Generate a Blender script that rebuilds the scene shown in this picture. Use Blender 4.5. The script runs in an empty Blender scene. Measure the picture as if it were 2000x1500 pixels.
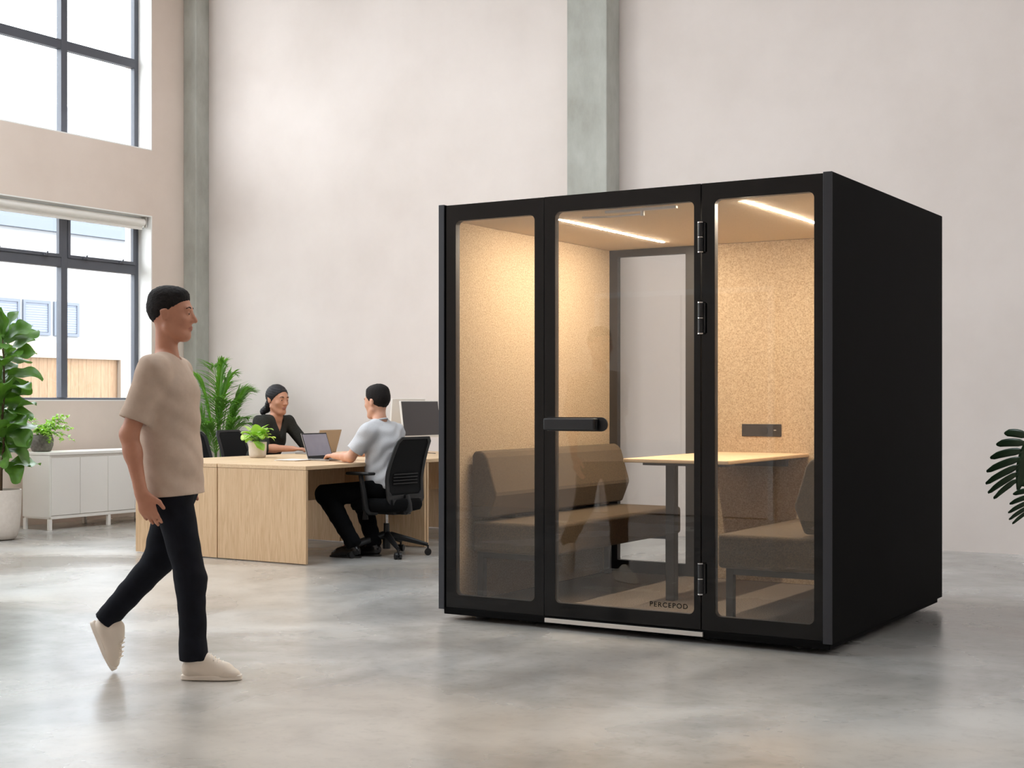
import bpy, math, random
import numpy as np
from mathutils import Vector, Matrix, noise as mnoise

PI = math.pi
SC = bpy.context.scene
COL = SC.collection
random.seed(7)

# ---------------------------------------------------------------- camera
YAW = 0.5516
cam_data = bpy.data.cameras.new('camera')
cam_data.sensor_width = 36.0
cam_data.lens = 50.31
cam_data.shift_y = 0.0165
cam_data.clip_end = 200
cam = bpy.data.objects.new('camera', cam_data)
COL.objects.link(cam)
cam.location = (0, 0, 1.25)
cam.rotation_euler = (PI / 2, 0, YAW)
SC.camera = cam

# ---------------------------------------------------------------- sky, exposure, light
world = bpy.data.worlds.new('overcast_sky')
SC.world = world
world.use_nodes = True
wn = world.node_tree.nodes
bg = wn['Background']
bg.inputs['Color'].default_value = (0.93, 0.965, 1.0, 1)
bg.inputs['Strength'].default_value = SKY = 10.3
SC.view_settings.view_transform = 'Standard'
SC.view_settings.look = 'None'
SC.view_settings.gamma = 1
SC.view_settings.exposure = 0.0
SC.cycles.use_denoising = True
SC.cycles.max_bounces = 10
SC.cycles.diffuse_bounces = 6
SC.cycles.glossy_bounces = 4
SC.cycles.transparent_max_bounces = 24
SC.cycles.caustics_reflective = False
SC.cycles.caustics_refractive = False
SC.cycles.sample_clamp_indirect = 6.0
SC.cycles.blur_glossy = 0.5

# room
XL, XR, YB, YF, ZC = -11.66, 3.6, 12.06, -0.7, 7.2
REC = 0.20            # depth of the window reveals


def portal(loc, rot, sx, sy):
    l = bpy.data.lights.new('window_portal', 'AREA')
    l.shape = 'RECTANGLE'; l.size = sx; l.size_y = sy
    l.cycles.is_portal = True
    o = bpy.data.objects.new('window_portal', l)
    COL.objects.link(o); o.location = loc; o.rotation_euler = rot


# window openings in the left wall: (y0, y1, z0, z1)
LOW = [(7.95, 11.37, 1.25, 3.29), (3.0, 6.4, 1.25, 3.29), (0.3, 2.2, 1.25, 3.29)]
UPP = [(7.95, 11.37, 4.01, 6.6), (3.0, 6.4, 4.01, 6.6), (0.3, 2.2, 4.01, 6.6)]
FILL_SKYL = [(-9.6, -6.2, 1.6, 4.4), (-4.8, -1.6, 6.4, 8.8), (-9.6, -6.2, 6.6, 9.2)]       # unseen roof openings added as fill light (x0, x1, y0, y1)
for (y0, y1, z0, z1) in LOW + UPP:
    portal((XL - REC - 0.12, (y0 + y1) / 2, (z0 + z1) / 2), (0, -PI / 2, 0), z1 - z0, y1 - y0)
FILL_RW = (7.6, 11.2, 4.2, 5.4)            # unseen opening added high in the right wall to brighten the left wall
portal((XR + .4, (FILL_RW[0] + FILL_RW[1]) / 2, (FILL_RW[2] + FILL_RW[3]) / 2), (0, PI / 2, 0), FILL_RW[3] - FILL_RW[2], FILL_RW[1] - FILL_RW[0])
for (x0, x1, y0, y1) in FILL_SKYL:
    portal(((x0 + x1) / 2, (y0 + y1) / 2, ZC + 0.35), (0, 0, 0), x1 - x0, y1 - y0)

# ---------------------------------------------------------------- materials
MATS = {}


def lin(c):
    return tuple(((x / 255) / 12.92 if x / 255 <= 0.04045 else ((x / 255 + 0.055) / 1.055) ** 2.4) for x in c) + (1,)


def new_mat(name):
    m = bpy.data.materials.new(name)
    m.use_nodes = True
    nt = m.node_tree
    nt.nodes.clear()
    out = nt.nodes.new('ShaderNodeOutputMaterial')
    MATS[name] = m
    return m, nt, out


def N(nt, t, **kw):
    n = nt.nodes.new(t)
    for k, v in kw.items():
        setattr(n, k, v)
    return n


def surf(name, col, rough=0.6, spec=0.5, metal=0.0, var=None, vscale=6.0, vdetail=4.0, stretch=(1, 1, 1), bump=0.0,
         bscale=60.0, bdist=0.002, roughvar=0.0, contrast=1.0, sheen=0.0, coat=0.0, translucent=0.0, bdetail=3.0):
    """Principled surface; colour wanders between col and var with a noise in object space."""
    m, nt, out = new_mat(name)
    p = N(nt, 'ShaderNodeBsdfPrincipled')
    c1 = lin(col)
    p.inputs['Base Color'].default_value = c1
    p.inputs['Roughness'].default_value = rough
    p.inputs['Specular IOR Level'].default_value = spec
    p.inputs['Metallic'].default_value = metal
    p.inputs['Sheen Weight'].default_value = sheen
    p.inputs['Coat Weight'].default_value = coat
    tc = N(nt, 'ShaderNodeTexCoord')
    mp = N(nt, 'ShaderNodeMapping')
    mp.inputs['Scale'].default_value = stretch
    nt.links.new(tc.outputs['Object'], mp.inputs['Vector'])
    colout = None
    if var is not None:
        nz = N(nt, 'ShaderNodeTexNoise')
        nz.inputs['Scale'].default_value = vscale
        nz.inputs['Detail'].default_value = vdetail
        nz.inputs['Roughness'].default_value = 0.6
        nt.links.new(mp.outputs[0], nz.inputs['Vector'])
        rmp = N(nt, 'ShaderNodeMapRange')
        rmp.inputs['From Min'].default_value = 0.5 - 0.22 / contrast
        rmp.inputs['From Max'].default_value = 0.5 + 0.22 / contrast
        nt.links.new(nz.outputs['Fac'], rmp.inputs['Value'])
        mx = N(nt, 'ShaderNodeMix', data_type='RGBA')
        mx.inputs[6].default_value = c1
        mx.inputs[7].default_value = lin(var)
        nt.links.new(rmp.outputs[0], mx.inputs[0])
        nt.links.new(mx.outputs[2], p.inputs['Base Color'])
        colout = mx.outputs[2]
        if roughvar:
            rr = N(nt, 'ShaderNodeMapRange')
            rr.inputs['To Min'].default_value = rough - roughvar
            rr.inputs['To Max'].default_value = rough + roughvar
            nt.links.new(rmp.outputs[0], rr.inputs['Value'])
            nt.links.new(rr.outputs[0], p.inputs['Roughness'])
    if bump:
        nb = N(nt, 'ShaderNodeTexNoise')
        nb.inputs['Scale'].default_value = bscale
        nb.inputs['Detail'].default_value = bdetail
        nt.links.new(mp.outputs[0], nb.inputs['Vector'])
        b = N(nt, 'ShaderNodeBump')
        b.inputs['Strength'].default_value = bump
        b.inputs['Distance'].default_value = bdist
        nt.links.new(nb.outputs['Fac'], b.inputs['Height'])
        nt.links.new(b.outputs[0], p.inputs['Normal'])
    if translucent:
        tr = N(nt, 'ShaderNodeBsdfTranslucent')
        tr.inputs['Color'].default_value = lin((min(255, col[0] + 45), min(255, col[1] + 60), col[2]))
        ms = N(nt, 'ShaderNodeMixShader')
        ms.inputs[0].default_value = translucent
        nt.links.new(p.outputs[0], ms.inputs[1]); nt.links.new(tr.outputs[0], ms.inputs[2])
        nt.links.new(ms.outputs[0], out.inputs[0])
    else:
        nt.links.new(p.outputs[0], out.inputs[0])
    return m


def glass(name, tint=(0.96, 0.97, 0.96), f0=0.045):
    """Thin clear pane: Schlick reflection over straight transmission."""
    m, nt, out = new_mat(name)
    tr = N(nt, 'ShaderNodeBsdfTransparent'); tr.inputs[0].default_value = tint + (1,)
    gl = N(nt, 'ShaderNodeBsdfGlossy'); gl.inputs['Roughness'].default_value = 0.0
    lw = N(nt, 'ShaderNodeLayerWeight'); lw.inputs['Blend'].default_value = 0.5
    pw = N(nt, 'ShaderNodeMath', operation='POWER'); pw.inputs[1].default_value = 5.0
    nt.links.new(lw.outputs['Facing'], pw.inputs[0])
    ma = N(nt, 'ShaderNodeMath', operation='MULTIPLY_ADD')
    ma.inputs[1].default_value = 1 - f0; ma.inputs[2].default_value = f0
    nt.links.new(pw.outputs[0], ma.inputs[0])
    ms = N(nt, 'ShaderNodeMixShader')
    nt.links.new(ma.outputs[0], ms.inputs[0]); nt.links.new(tr.outputs[0], ms.inputs[1]); nt.links.new(gl.outputs[0], ms.inputs[2])
    nt.links.new(ms.outputs[0], out.inputs[0])
    return m


def emitter(name, col, strength):
    m, nt, out = new_mat(name)
    e = N(nt, 'ShaderNodeEmission')
    e.inputs[0].default_value = col + (1,); e.inputs[1].default_value = strength
    nt.links.new(e.outputs[0], out.inputs[0])
    return m


def wood(name, c1, c2, axis='Z', rough=0.5, scale=1.0):
    m, nt, out = new_mat(name)
    p = N(nt, 'ShaderNodeBsdfPrincipled'); p.inputs['Roughness'].default_value = rough
    p.inputs['Specular IOR Level'].default_value = 0.35
    tc = N(nt, 'ShaderNodeTexCoord'); mp = N(nt, 'ShaderNodeMapping')
    s = {'X': (0.5, 9, 9), 'Y': (9, 0.5, 9), 'Z': (9, 9, 0.5)}[axis]
    mp.inputs['Scale'].default_value = tuple(a * scale for a in s)
    nt.links.new(tc.outputs['Object'], mp.inputs[0])
    n1 = N(nt, 'ShaderNodeTexNoise'); n1.inputs['Scale'].default_value = 1.6; n1.inputs['Detail'].default_value = 3; n1.inputs['Distortion'].default_value = 0.6
    n2 = N(nt, 'ShaderNodeTexNoise'); n2.inputs['Scale'].default_value = 14; n2.inputs['Detail'].default_value = 5; n2.inputs['Roughness'].default_value = .7
    nt.links.new(mp.outputs[0], n1.inputs[0]); nt.links.new(mp.outputs[0], n2.inputs[0])
    w = N(nt, 'ShaderNodeMath', operation='MULTIPLY'); w.inputs[1].default_value = 9.0
    nt.links.new(n1.outputs[0], w.inputs[0])
    fr = N(nt, 'ShaderNodeMath', operation='PINGPONG'); fr.inputs[1].default_value = 0.5
    nt.links.new(w.outputs[0], fr.inputs[0])
    ad = N(nt, 'ShaderNodeMath', operation='MULTIPLY_ADD'); ad.inputs[1].default_value = 0.7
    nt.links.new(fr.outputs[0], ad.inputs[0]); nt.links.new(n2.outputs[0], ad.inputs[2])
    mr = N(nt, 'ShaderNodeMapRange'); mr.inputs['From Min'].default_value = 0.35; mr.inputs['From Max'].default_value = 1.0
    nt.links.new(ad.outputs[0], mr.inputs[0])
    mx = N(nt, 'ShaderNodeMix', data_type='RGBA'); mx.inputs[6].default_value = lin(c1); mx.inputs[7].default_value = lin(c2)
    nt.links.new(mr.outputs[0], mx.inputs[0]); nt.links.new(mx.outputs[2], p.inputs['Base Color'])
    nt.links.new(p.outputs[0], out.inputs[0])
    return m


def floor_material():
    m, nt, out = new_mat('polished_concrete')
    p = N(nt, 'ShaderNodeBsdfPrincipled')
    tc = N(nt, 'ShaderNodeTexCoord')
    def nz(s, d, r=0.55, dist=0.0):
        n = N(nt, 'ShaderNodeTexNoise'); n.inputs['Scale'].default_value = s; n.inputs['Detail'].default_value = d
        n.inputs['Roughness'].default_value = r; n.inputs['Distortion'].default_value = dist
        nt.links.new(tc.outputs['Object'], n.inputs[0]); return n
    a, b, c, e = nz(0.55, 5, .55, .4), nz(2.3, 5, .6, .5), nz(22, 4, .6), nz(0.33, 3, .5, .2)
    def mr(n, lo, hi):
        r = N(nt, 'ShaderNodeMapRange'); r.interpolation_type = 'SMOOTHSTEP'; r.inputs['From Min'].default_value = lo; r.inputs['From Max'].default_value = hi
        nt.links.new(n.outputs[0], r.inputs[0]); return r
    m1 = N(nt, 'ShaderNodeMix', data_type='RGBA'); m1.inputs[6].default_value = lin((146, 144, 141)); m1.inputs[7].default_value = lin((188, 186, 182))
    nt.links.new(mr(a, .35, .65).outputs[0], m1.inputs[0])
    m2 = N(nt, 'ShaderNodeMix', data_type='RGBA'); m2.inputs[7].default_value = lin((116, 111, 103))
    nt.links.new(m1.outputs[2], m2.inputs[6])
    f = N(nt, 'ShaderNodeMath', operation='MULTIPLY'); f.inputs[1].default_value = 0.5
    nt.links.new(mr(b, .36, .84).outputs[0], f.inputs[0]); nt.links.new(f.outputs[0], m2.inputs[0])
    m3 = N(nt, 'ShaderNodeMix', data_type='RGBA'); m3.inputs[7].default_value = lin((92, 86, 80))
    nt.links.new(m2.outputs[2], m3.inputs[6])
    f3 = N(nt, 'ShaderNodeMath', operation='MULTIPLY'); f3.inputs[1].default_value = 0.22
    nt.links.new(mr(c, .50, .80).outputs[0], f3.inputs[0]); nt.links.new(f3.outputs[0], m3.inputs[0])
    m4 = N(nt, 'ShaderNodeMix', data_type='RGBA'); m4.blend_type = 'MULTIPLY'; m4.inputs[7].default_value = (1.0, .91, .82, 1)
    f4 = N(nt, 'ShaderNodeMath', operation='MULTIPLY'); f4.inputs[1].default_value = 0.9
    nt.links.new(mr(e, .47, .64).outputs[0], f4.inputs[0]); nt.links.new(f4.outputs[0], m4.inputs[0]); nt.links.new(m3.outputs[2], m4.inputs[6])
    nt.links.new(m4.outputs[2], p.inputs['Base Color'])
    rr = N(nt, 'ShaderNodeMapRange'); rr.inputs['From Min'].default_value = .35; rr.inputs['From Max'].default_value = .7
    rr.inputs['To Min'].default_value = 0.20; rr.inputs['To Max'].default_value = 0.34
    nt.links.new(a.outputs[0], rr.inputs[0]); nt.links.new(rr.outputs[0], p.inputs['Roughness'])
    p.inputs['Specular IOR Level'].default_value = 1.0
    nt.links.new(p.outputs[0], out.inputs[0])
    return m


def fiddle_leaf_material(name, c1, c2, tl=0.25):
    return surf(name, c1, rough=0.38, spec=0.4, var=c2, vscale=9, vdetail=2, translucent=tl)


plaster = surf('pink_lime_plaster', (229, 214, 203), 0.85, 0.2, var=(217, 201, 189), vscale=0.8, vdetail=7, bump=0.25, bscale=14, bdist=0.003)
plaster_back = surf('pale_lime_plaster', (224, 214, 208), 0.85, 0.2, var=(211, 200, 193), vscale=0.75, vdetail=8, bump=0.2, bscale=14, bdist=0.003)
white_paint = surf('white_reveal_paint', (240, 238, 235), 0.7, 0.3)
ceil_m = surf('white_ceiling', (225, 222, 218), 0.9, 0.1)
concrete_col = surf('raw_column_concrete', (190, 191, 184), 0.8, 0.3, var=(146, 144, 134), vscale=2.4, vdetail=9, stretch=(1, 1, .5), bump=0.5, bscale=30, bdist=.004)
floor_m = floor_material()
steel_frame = surf('charcoal_window_metal', (84, 86, 94), 0.45, 0.5)
win_glass = glass('clear_window_glass', (0.95, 0.97, 0.98), 0.03)
pod_glass = glass('pod_glass', (0.95, 0.945, 0.935), 0.05)
blind_m = surf('white_blind', (236, 232, 226), 0.6, 0.3)
black_matte = surf('matte_black_panel', (8, 7, 7), 0.75, 0.08, var=(11, 10, 10), vscale=3)
black_gloss = surf('glossy_black_frit', (12, 12, 13), 0.06, 0.27)
black_metal = surf('black_powder_metal', (21, 22, 26), 0.4, 0.5)
black_post = surf('blue_black_anodised_post', (38, 40, 47), 0.45, 0.5)
black_inner = surf('black_inner_frame', (36, 33, 31), 0.5, 0.4)
felt = surf('beige_felt', (204, 184, 157), 0.95, 0.1, var=(134, 112, 86), vscale=120, vdetail=5, bump=0.7, bscale=150, bdist=.003, contrast=0.85)
felt_roof = surf('sand_felt_ceiling', (234, 220, 198), 0.95, 0.1, var=(218, 202, 178), vscale=110, vdetail=3, bump=0.4, bscale=150, bdist=.001)
bench_fab = surf('brown_grey_bench_wool', (102, 87, 68), 0.95, 0.1, var=(70, 60, 48), vscale=160, vdetail=3, bump=0.5, bscale=200, bdist=.001, sheen=.1)
carpet = surf('speckled_pod_carpet', (142, 130, 118), 0.95, 0.05, var=(84, 77, 70), vscale=150, vdetail=2, bump=0.5, bscale=200, bdist=.002)
led_m = emitter('warm_led', (1.0, 0.87, 0.70), 465.0)
oak = wood('light_oak', (214, 184, 148), (190, 156, 119), 'Z')
oak_top = wood('light_oak_top', (218, 190, 155), (197, 165, 129), 'Y')
oak_table = wood('pale_oak_table', (226, 200, 166), (209, 180, 143), 'X')
silver = surf('brushed_silver', (205, 200, 194), 0.35, 0.5, metal=0.3)
chrome = surf('chrome', (200, 200, 200), 0.15, 0.5, metal=1.0)
cab_m = surf('warm_white_lacquer', (244, 239, 233), 0.5, 0.4)
pot_m = surf('white_ceramic', (230, 221, 212), 0.55, 0.4, var=(220, 210, 200), vscale=30)
stone_pot = surf('grey_stone_pot', (140, 135, 128), 0.8, 0.3, var=(98, 92, 86), vscale=40)
soil = surf('dark_soil', (48, 38, 30), 0.95, 0.1, var=(70, 56, 44), vscale=60, bump=.8, bscale=80, bdist=.01)
bark = surf('brown_bark', (78, 60, 46), 0.85, 0.2, var=(104, 84, 66), vscale=40, bump=.5, bscale=80, bdist=.003)
green_stem = surf('green_stem', (88, 122, 56), 0.6, 0.3)
leaf_fig = fiddle_leaf_material('fiddle_leaf_green', (66, 104, 42), (98, 142, 60), .25)
leaf_palm = fiddle_leaf_material('palm_green', (84, 132, 56), (128, 170, 84), .3)
leaf_lime = fiddle_leaf_material('lime_leaf', (128, 172, 62), (176, 206, 110), .35)
leaf_var = fiddle_leaf_material('variegated_leaf', (150, 196, 66), (226, 228, 150), .3)
leaf_mon = surf('monstera_green', (34, 56, 36), 0.32, 0.5, var=(50, 76, 50), vscale=10, translucent=.06)
fence_m = wood('cedar_fence', (142, 116, 92), (112, 88, 66), 'Z', rough=.8)
fence_cap_m = surf('pale_fence_timber', (142, 130, 118), 0.8, 0.2)
bld_m = surf('pale_render', (150, 151, 154), 0.9, 0.1)
bld_trim = surf('grey_gutter', (98, 103, 112), 0.7, 0.2)
bld_pane = surf('blue_grey_louvre', (112, 118, 134), 0.6, 0.3)
ground_m = surf('outdoor_paving', (150, 148, 142), 0.9, 0.1)
plastic_blk = surf('black_plastic', (24, 24, 25), 0.45, 0.4)
mesh_fab = surf('black_mesh_fabric', (19, 19, 20), 0.8, 0.2, bump=.4, bscale=400, bdist=.001)
seat_fab = surf('black_seat_fabric', (15, 15, 16), 0.9, 0.1)
alu = surf('laptop_aluminium', (150, 145, 140), 0.4, 0.5, metal=.6)
bronze = surf('bronze_laptop_lid', (176, 158, 138), 0.45, 0.5, metal=.35)
screen_m = surf('lavender_screen', (150, 145, 156), 0.3, 0.5, var=(140, 136, 148), vscale=12, vdetail=1)
screen_dark = surf('dark_screen', (62, 59, 62), 0.25, 0.5)
key_m = surf('black_keys', (30, 30, 32), 0.5, 0.4)
paper = surf('white_paper', (240, 238, 234), 0.7, 0.2)
mon_white = surf('white_monitor_plastic', (226, 222, 216), 0.5, 0.4)

# ---------------------------------------------------------------- mesh building


class MB:
    def __init__(s):
        s.v = []; s.f = []; s.mi = []

    def add(s, vs, fs, mi=0):
        n = len(s.v)
        s.v.extend([tuple(v) for v in vs])
        s.f.extend([tuple(i + n for i in f) for f in fs])
        s.mi.extend([mi] * len(fs))
        return s

    def box(s, x0, x1, y0, y1, z0, z1, mi=0):
        x0, x1 = min(x0, x1), max(x0, x1); y0, y1 = min(y0, y1), max(y0, y1); z0, z1 = min(z0, z1), max(z0, z1)
        v = [(x, y, z) for x in (x0, x1) for y in (y0, y1) for z in (z0, z1)]
        return s.add(v, [(0, 1, 3, 2), (4, 6, 7, 5), (0, 4, 5, 1), (2, 3, 7, 6), (0, 2, 6, 4), (1, 5, 7, 3)], mi)

    def obox(s, c, ax, ay, az, hx, hy, hz, mi=0):
        c, ax, ay, az = map(Vector, (c, ax, ay, az))
        v = [c + ax * hx * i + ay * hy * j + az * hz * k for i in (-1, 1) for j in (-1, 1) for k in (-1, 1)]
        fl = [(0, 1, 3, 2), (4, 6, 7, 5), (0, 4, 5, 1), (2, 3, 7, 6), (0, 2, 6, 4), (1, 5, 7, 3)]
        if ax.cross(ay).dot(az) < 0:
            fl = [f[::-1] for f in fl]
        return s.add(v, fl, mi)

    def tube(s, pts, r, n=12, caps=True, flat=None, mi=0):
        pts = [Vector(p) for p in pts]
        rs = r if isinstance(r, (list, tuple)) else [r] * len(pts)
        base = len(s.v)
        up = Vector((0.137, 0.21, 0.97)).normalized()
        rings = []
        prev = None
        for i, p in enumerate(pts):
            t = (pts[min(i + 1, len(pts) - 1)] - pts[max(i - 1, 0)]).normalized()
            if prev is None:
                a = t.cross(up)
                if a.length < 1e-3: a = t.cross(Vector((1, 0, 0)))
                a.normalize()
            else:
                a = (prev - t * prev.dot(t)).normalized()
            prev = a
            b = t.cross(a)
            for k in range(n):
                th = 2 * PI * k / n
                s.v.append(tuple(p + (a * math.cos(th) + b * math.sin(th)) * rs[i]))
        m = len(pts)
        for i in range(m - 1):
            for k in range(n):
                k2 = (k + 1) % n
                s.f.append((base + i * n + k, base + i * n + k2, base + (i + 1) * n + k2, base + (i + 1) * n + k)); s.mi.append(mi)
        if caps:
            s.f.append(tuple(base + k for k in range(n))[::-1]); s.mi.append(mi)
            s.f.append(tuple(base + (m - 1) * n + k for k in range(n))); s.mi.append(mi)
        return s

    def lathe(s, c, prof, n=48, mi=0, close=False):
        base = len(s.v)
        for (r, z) in prof:
            for k in range(n):
                th = 2 * PI * k / n
                s.v.append((c[0] + r * math.cos(th), c[1] + r * math.sin(th), c[2] + z))
        for i in range(len(prof) - 1):
            for k in range(n):
                k2 = (k + 1) % n
                s.f.append((base + i * n + k, base + i * n + k2, base + (i + 1) * n + k2, base + (i + 1) * n + k)); s.mi.append(mi)
        s.f.append(tuple(base + k for k in range(n))[::-1]); s.mi.append(mi)
        s.f.append(tuple(base + (len(prof) - 1) * n + k for k in range(n))); s.mi.append(mi)
        return s

    def prism(s, poly, axis, a, b, mi=0):
        """poly: 2-D points; axis 'X','Y','Z' extrusion from a to b."""
        def mk(p, t):
            return {'X': (t, p[0], p[1]), 'Y': (p[0], t, p[1]), 'Z': (p[0], p[1], t)}[axis]
        n = len(poly)
        area = sum(poly[i][0] * poly[(i + 1) % n][1] - poly[(i + 1) % n][0] * poly[i][1] for i in range(n))
        if axis == 'Y': area = -area
        if b < a: a, b = b, a
        if area < 0: poly = poly[::-1]
        vs = [mk(p, a) for p in poly] + [mk(p, b) for p in poly]
        fs = [tuple(range(n))[::-1], tuple(range(n, 2 * n))]
        for i in range(n):
            j = (i + 1) % n
            fs.append((i, j, n + j, n + i))
        return s.add(vs, fs, mi)

    def frame_y(s, x0, x1, z0, z1, hx0, hx1, hz0, hz1, y0, y1, r=0.03, seg=6, mi=0):
        """Slab in the XZ plane between y0 < y1 with a rounded rectangular hole."""
        inner, outer = [], []
        for (cx, cz, sx, sz, a0) in ((hx1 - r, hz1 - r, x1, z1, 0), (hx0 + r, hz1 - r, x0, z1, 90), (hx0 + r, hz0 + r, x0, z0, 180), (hx1 - r, hz0 + r, x1, z0, 270)):
            for k in range(seg + 1):
                th = math.radians(a0 + 90 * k / seg)
                inner.append((cx + r * math.cos(th), cz + r * math.sin(th))); outer.append((sx, sz))
        n = len(inner); ms = []
        vs = [(p[0], y0, p[1]) for p in inner] + [(p[0], y1, p[1]) for p in inner]
        corners = [(x1, z1), (x0, z1), (x0, z0), (x1, z0)]
        vs += [(p[0], y0, p[1]) for p in corners] + [(p[0], y1, p[1]) for p in corners]
        fs = []
        for i in range(n):
            j = (i + 1) % n
            ci, cj = i // (seg + 1), j // (seg + 1)
            oi, oj = 2 * n + ci, 2 * n + cj
            if ci == cj:
                fs.append((i, j, oi)); fs.append((n + j, n + i, oi + 4)); ms.extend([0, 1])
            else:
                fs.append((i, j, oj, oi)); fs.append((n + j, n + i, oi + 4, oj + 4))
                fs.append((oi, oj, oj + 4, oi + 4)); ms.extend([0, 1, 1])
            fs.append((j, i, n + i, n + j)); ms.append(1)
        s.add(vs, fs, mi)
        s.mi[-len(fs):] = ms
        return s

    def strip(s, rows, mi=0):
        """rows: list of lists of points (a grid)."""
        base = len(s.v); w = len(rows[0])
        for r in rows:
            s.v.extend([tuple(p) for p in r])
        for i in range(len(rows) - 1):
            for k in range(w - 1):
                s.f.append((base + i * w + k, base + i * w + k + 1, base + (i + 1) * w + k + 1, base + (i + 1) * w + k)); s.mi.append(mi)
        return s


WORLD = {}


def link(o, parent=None):
    COL.objects.link(o)
    if parent is not None:
        o.parent = parent


def obj(name, m, mats, parent=None, bevel=0.0, smooth=None, sub=0, solid=0.0, local=False, segs=2):
    """Link an MB as ONE mesh object. Vertices are given in world space unless local; under a parent they are re-based."""
    me = bpy.data.meshes.new(name)
    vs = m.v
    if parent is not None and not local:
        ox, oy, oz = WORLD.get(parent.name, (0, 0, 0))
        vs = [(x - ox, y - oy, z - oz) for (x, y, z) in vs]
    org = (0, 0, 0)
    if parent is None and not local:
        a = np.array(vs)
        lo, hi = a.min(0), a.max(0)
        org = (float((lo[0] + hi[0]) / 2), float((lo[1] + hi[1]) / 2), float(lo[2]))
        vs = [(x - org[0], y - org[1], z - org[2]) for (x, y, z) in vs]
    me.from_pydata(vs, [], m.f)
    if not isinstance(mats, (list, tuple)): mats = [mats]
    for t in mats: me.materials.append(t)
    if len(mats) > 1:
        me.polygons.foreach_set('material_index', m.mi)
    if smooth is not None:
        me.polygons.foreach_set('use_smooth', [True] * len(me.polygons))
        if smooth < 179: me.set_sharp_from_angle(angle=math.radians(smooth))
    me.validate(); me.update()
    o = bpy.data.objects.new(name, me)
    link(o, parent)
    o.location = org
    if parent is not None:
        WORLD[o.name] = WORLD.get(parent.name, (0, 0, 0))
    else:
        WORLD[o.name] = org
    if solid:
        md = o.modifiers.new('thick', 'SOLIDIFY'); md.thickness = solid; md.offset = 0
    if bevel:
        md = o.modifiers.new('bevel', 'BEVEL'); md.width = bevel; md.segments = segs; md.limit_method = 'ANGLE'; md.angle_limit = math.radians(40)
    if sub:
        md = o.modifiers.new('sub', 'SUBSURF'); md.levels = sub; md.render_levels = sub
    return o


def thing(name, label, cat, loc, rz=0.0, group=None):
    o = bpy.data.objects.new(name, None)
    o.empty_display_size = 0.1
    link(o)
    o.location = loc; o.rotation_euler = (0, 0, rz)
    WORLD[o.name] = tuple(loc)
    o['label'] = label; o['category'] = cat
    if group: o['group'] = group
    return o


def tag(o, label, cat, group=None):
    o['label'] = label; o['category'] = cat
    if group: o['group'] = group
    return o


def struct(name, m, mats, parent=None, **kw):
    o = obj(name, m, mats, parent, **kw)
    if parent is None: o['kind'] = 'structure'
    return o


def copy_tree(o, parent=None):
    c = o.copy(); COL.objects.link(c); c.parent = parent
    if parent is None: pass
    for ch in list(o.children):
        copy_tree(ch, c)
    return c


def box(*a):
    return MB().box(*a)

# ================================================================ THE ROOM
struct('floor', box(XL - .3, XR + .3, YF - .3, YB + .3, -0.2, 0), floor_m)
# left wall, with openings cut as blocks between them
wl = MB()
ys = sorted(LOW)
X0w, X1w = XL - 0.42, XL
def wall_row(z0, z1, opens):
    y = YF - .2
    for (a, b) in sorted(opens):
        wl.box(X0w, X1w, y, a, z0, z1); y = b
    wl.box(X0w, X1w, y, YB + .2, z0, z1)
wall_row(0, 1.25, [])
wall_row(1.25, 3.29, [(a[0], a[1]) for a in LOW])
wall_row(3.29, 4.01, [])
wall_row(4.01, 6.6, [(a[0], a[1]) for a in UPP])
wall_row(6.6, ZC, [])
struct('wall_left', wl, plaster)
struct('wall_back', box(XL - .42, XR + .3, YB, YB + .3, 0, ZC), plaster_back)
wr_ = MB().box(XR, XR + .3, YF - .2, YB, 0, FILL_RW[2]).box(XR, XR + .3, YF - .2, YB, FILL_RW[3], ZC)
wr_.box(XR, XR + .3, YF - .2, FILL_RW[0], FILL_RW[2], FILL_RW[3]).box(XR, XR + .3, FILL_RW[1], YB, FILL_RW[2], FILL_RW[3])
struct('wall_right', wr_, plaster_back)
f = MB()
for y in (FILL_RW[0] + .035, FILL_RW[0] + 1.2, FILL_RW[0] + 2.4, FILL_RW[1] - .035):
    f.box(XR + .15, XR + .21, y - .035, y + .035, FILL_RW[2], FILL_RW[3])
f.box(XR + .155, XR + .205, FILL_RW[0], FILL_RW[1], FILL_RW[2], FILL_RW[2] + .05).box(XR + .155, XR + .205, FILL_RW[0], FILL_RW[1], FILL_RW[3] - .05, FILL_RW[3])
w = struct('window_10', f, steel_frame)  # frame of the added right-wall opening, there only for its daylight
struct('pane', box(XR + .17, XR + .178, FILL_RW[0], FILL_RW[1], FILL_RW[2] + .05, FILL_RW[3] - .05), win_glass, parent=w)
struct('wall_front', box(XL - .42, XR + .3, YF - .3, YF, 0, ZC), plaster)
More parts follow.
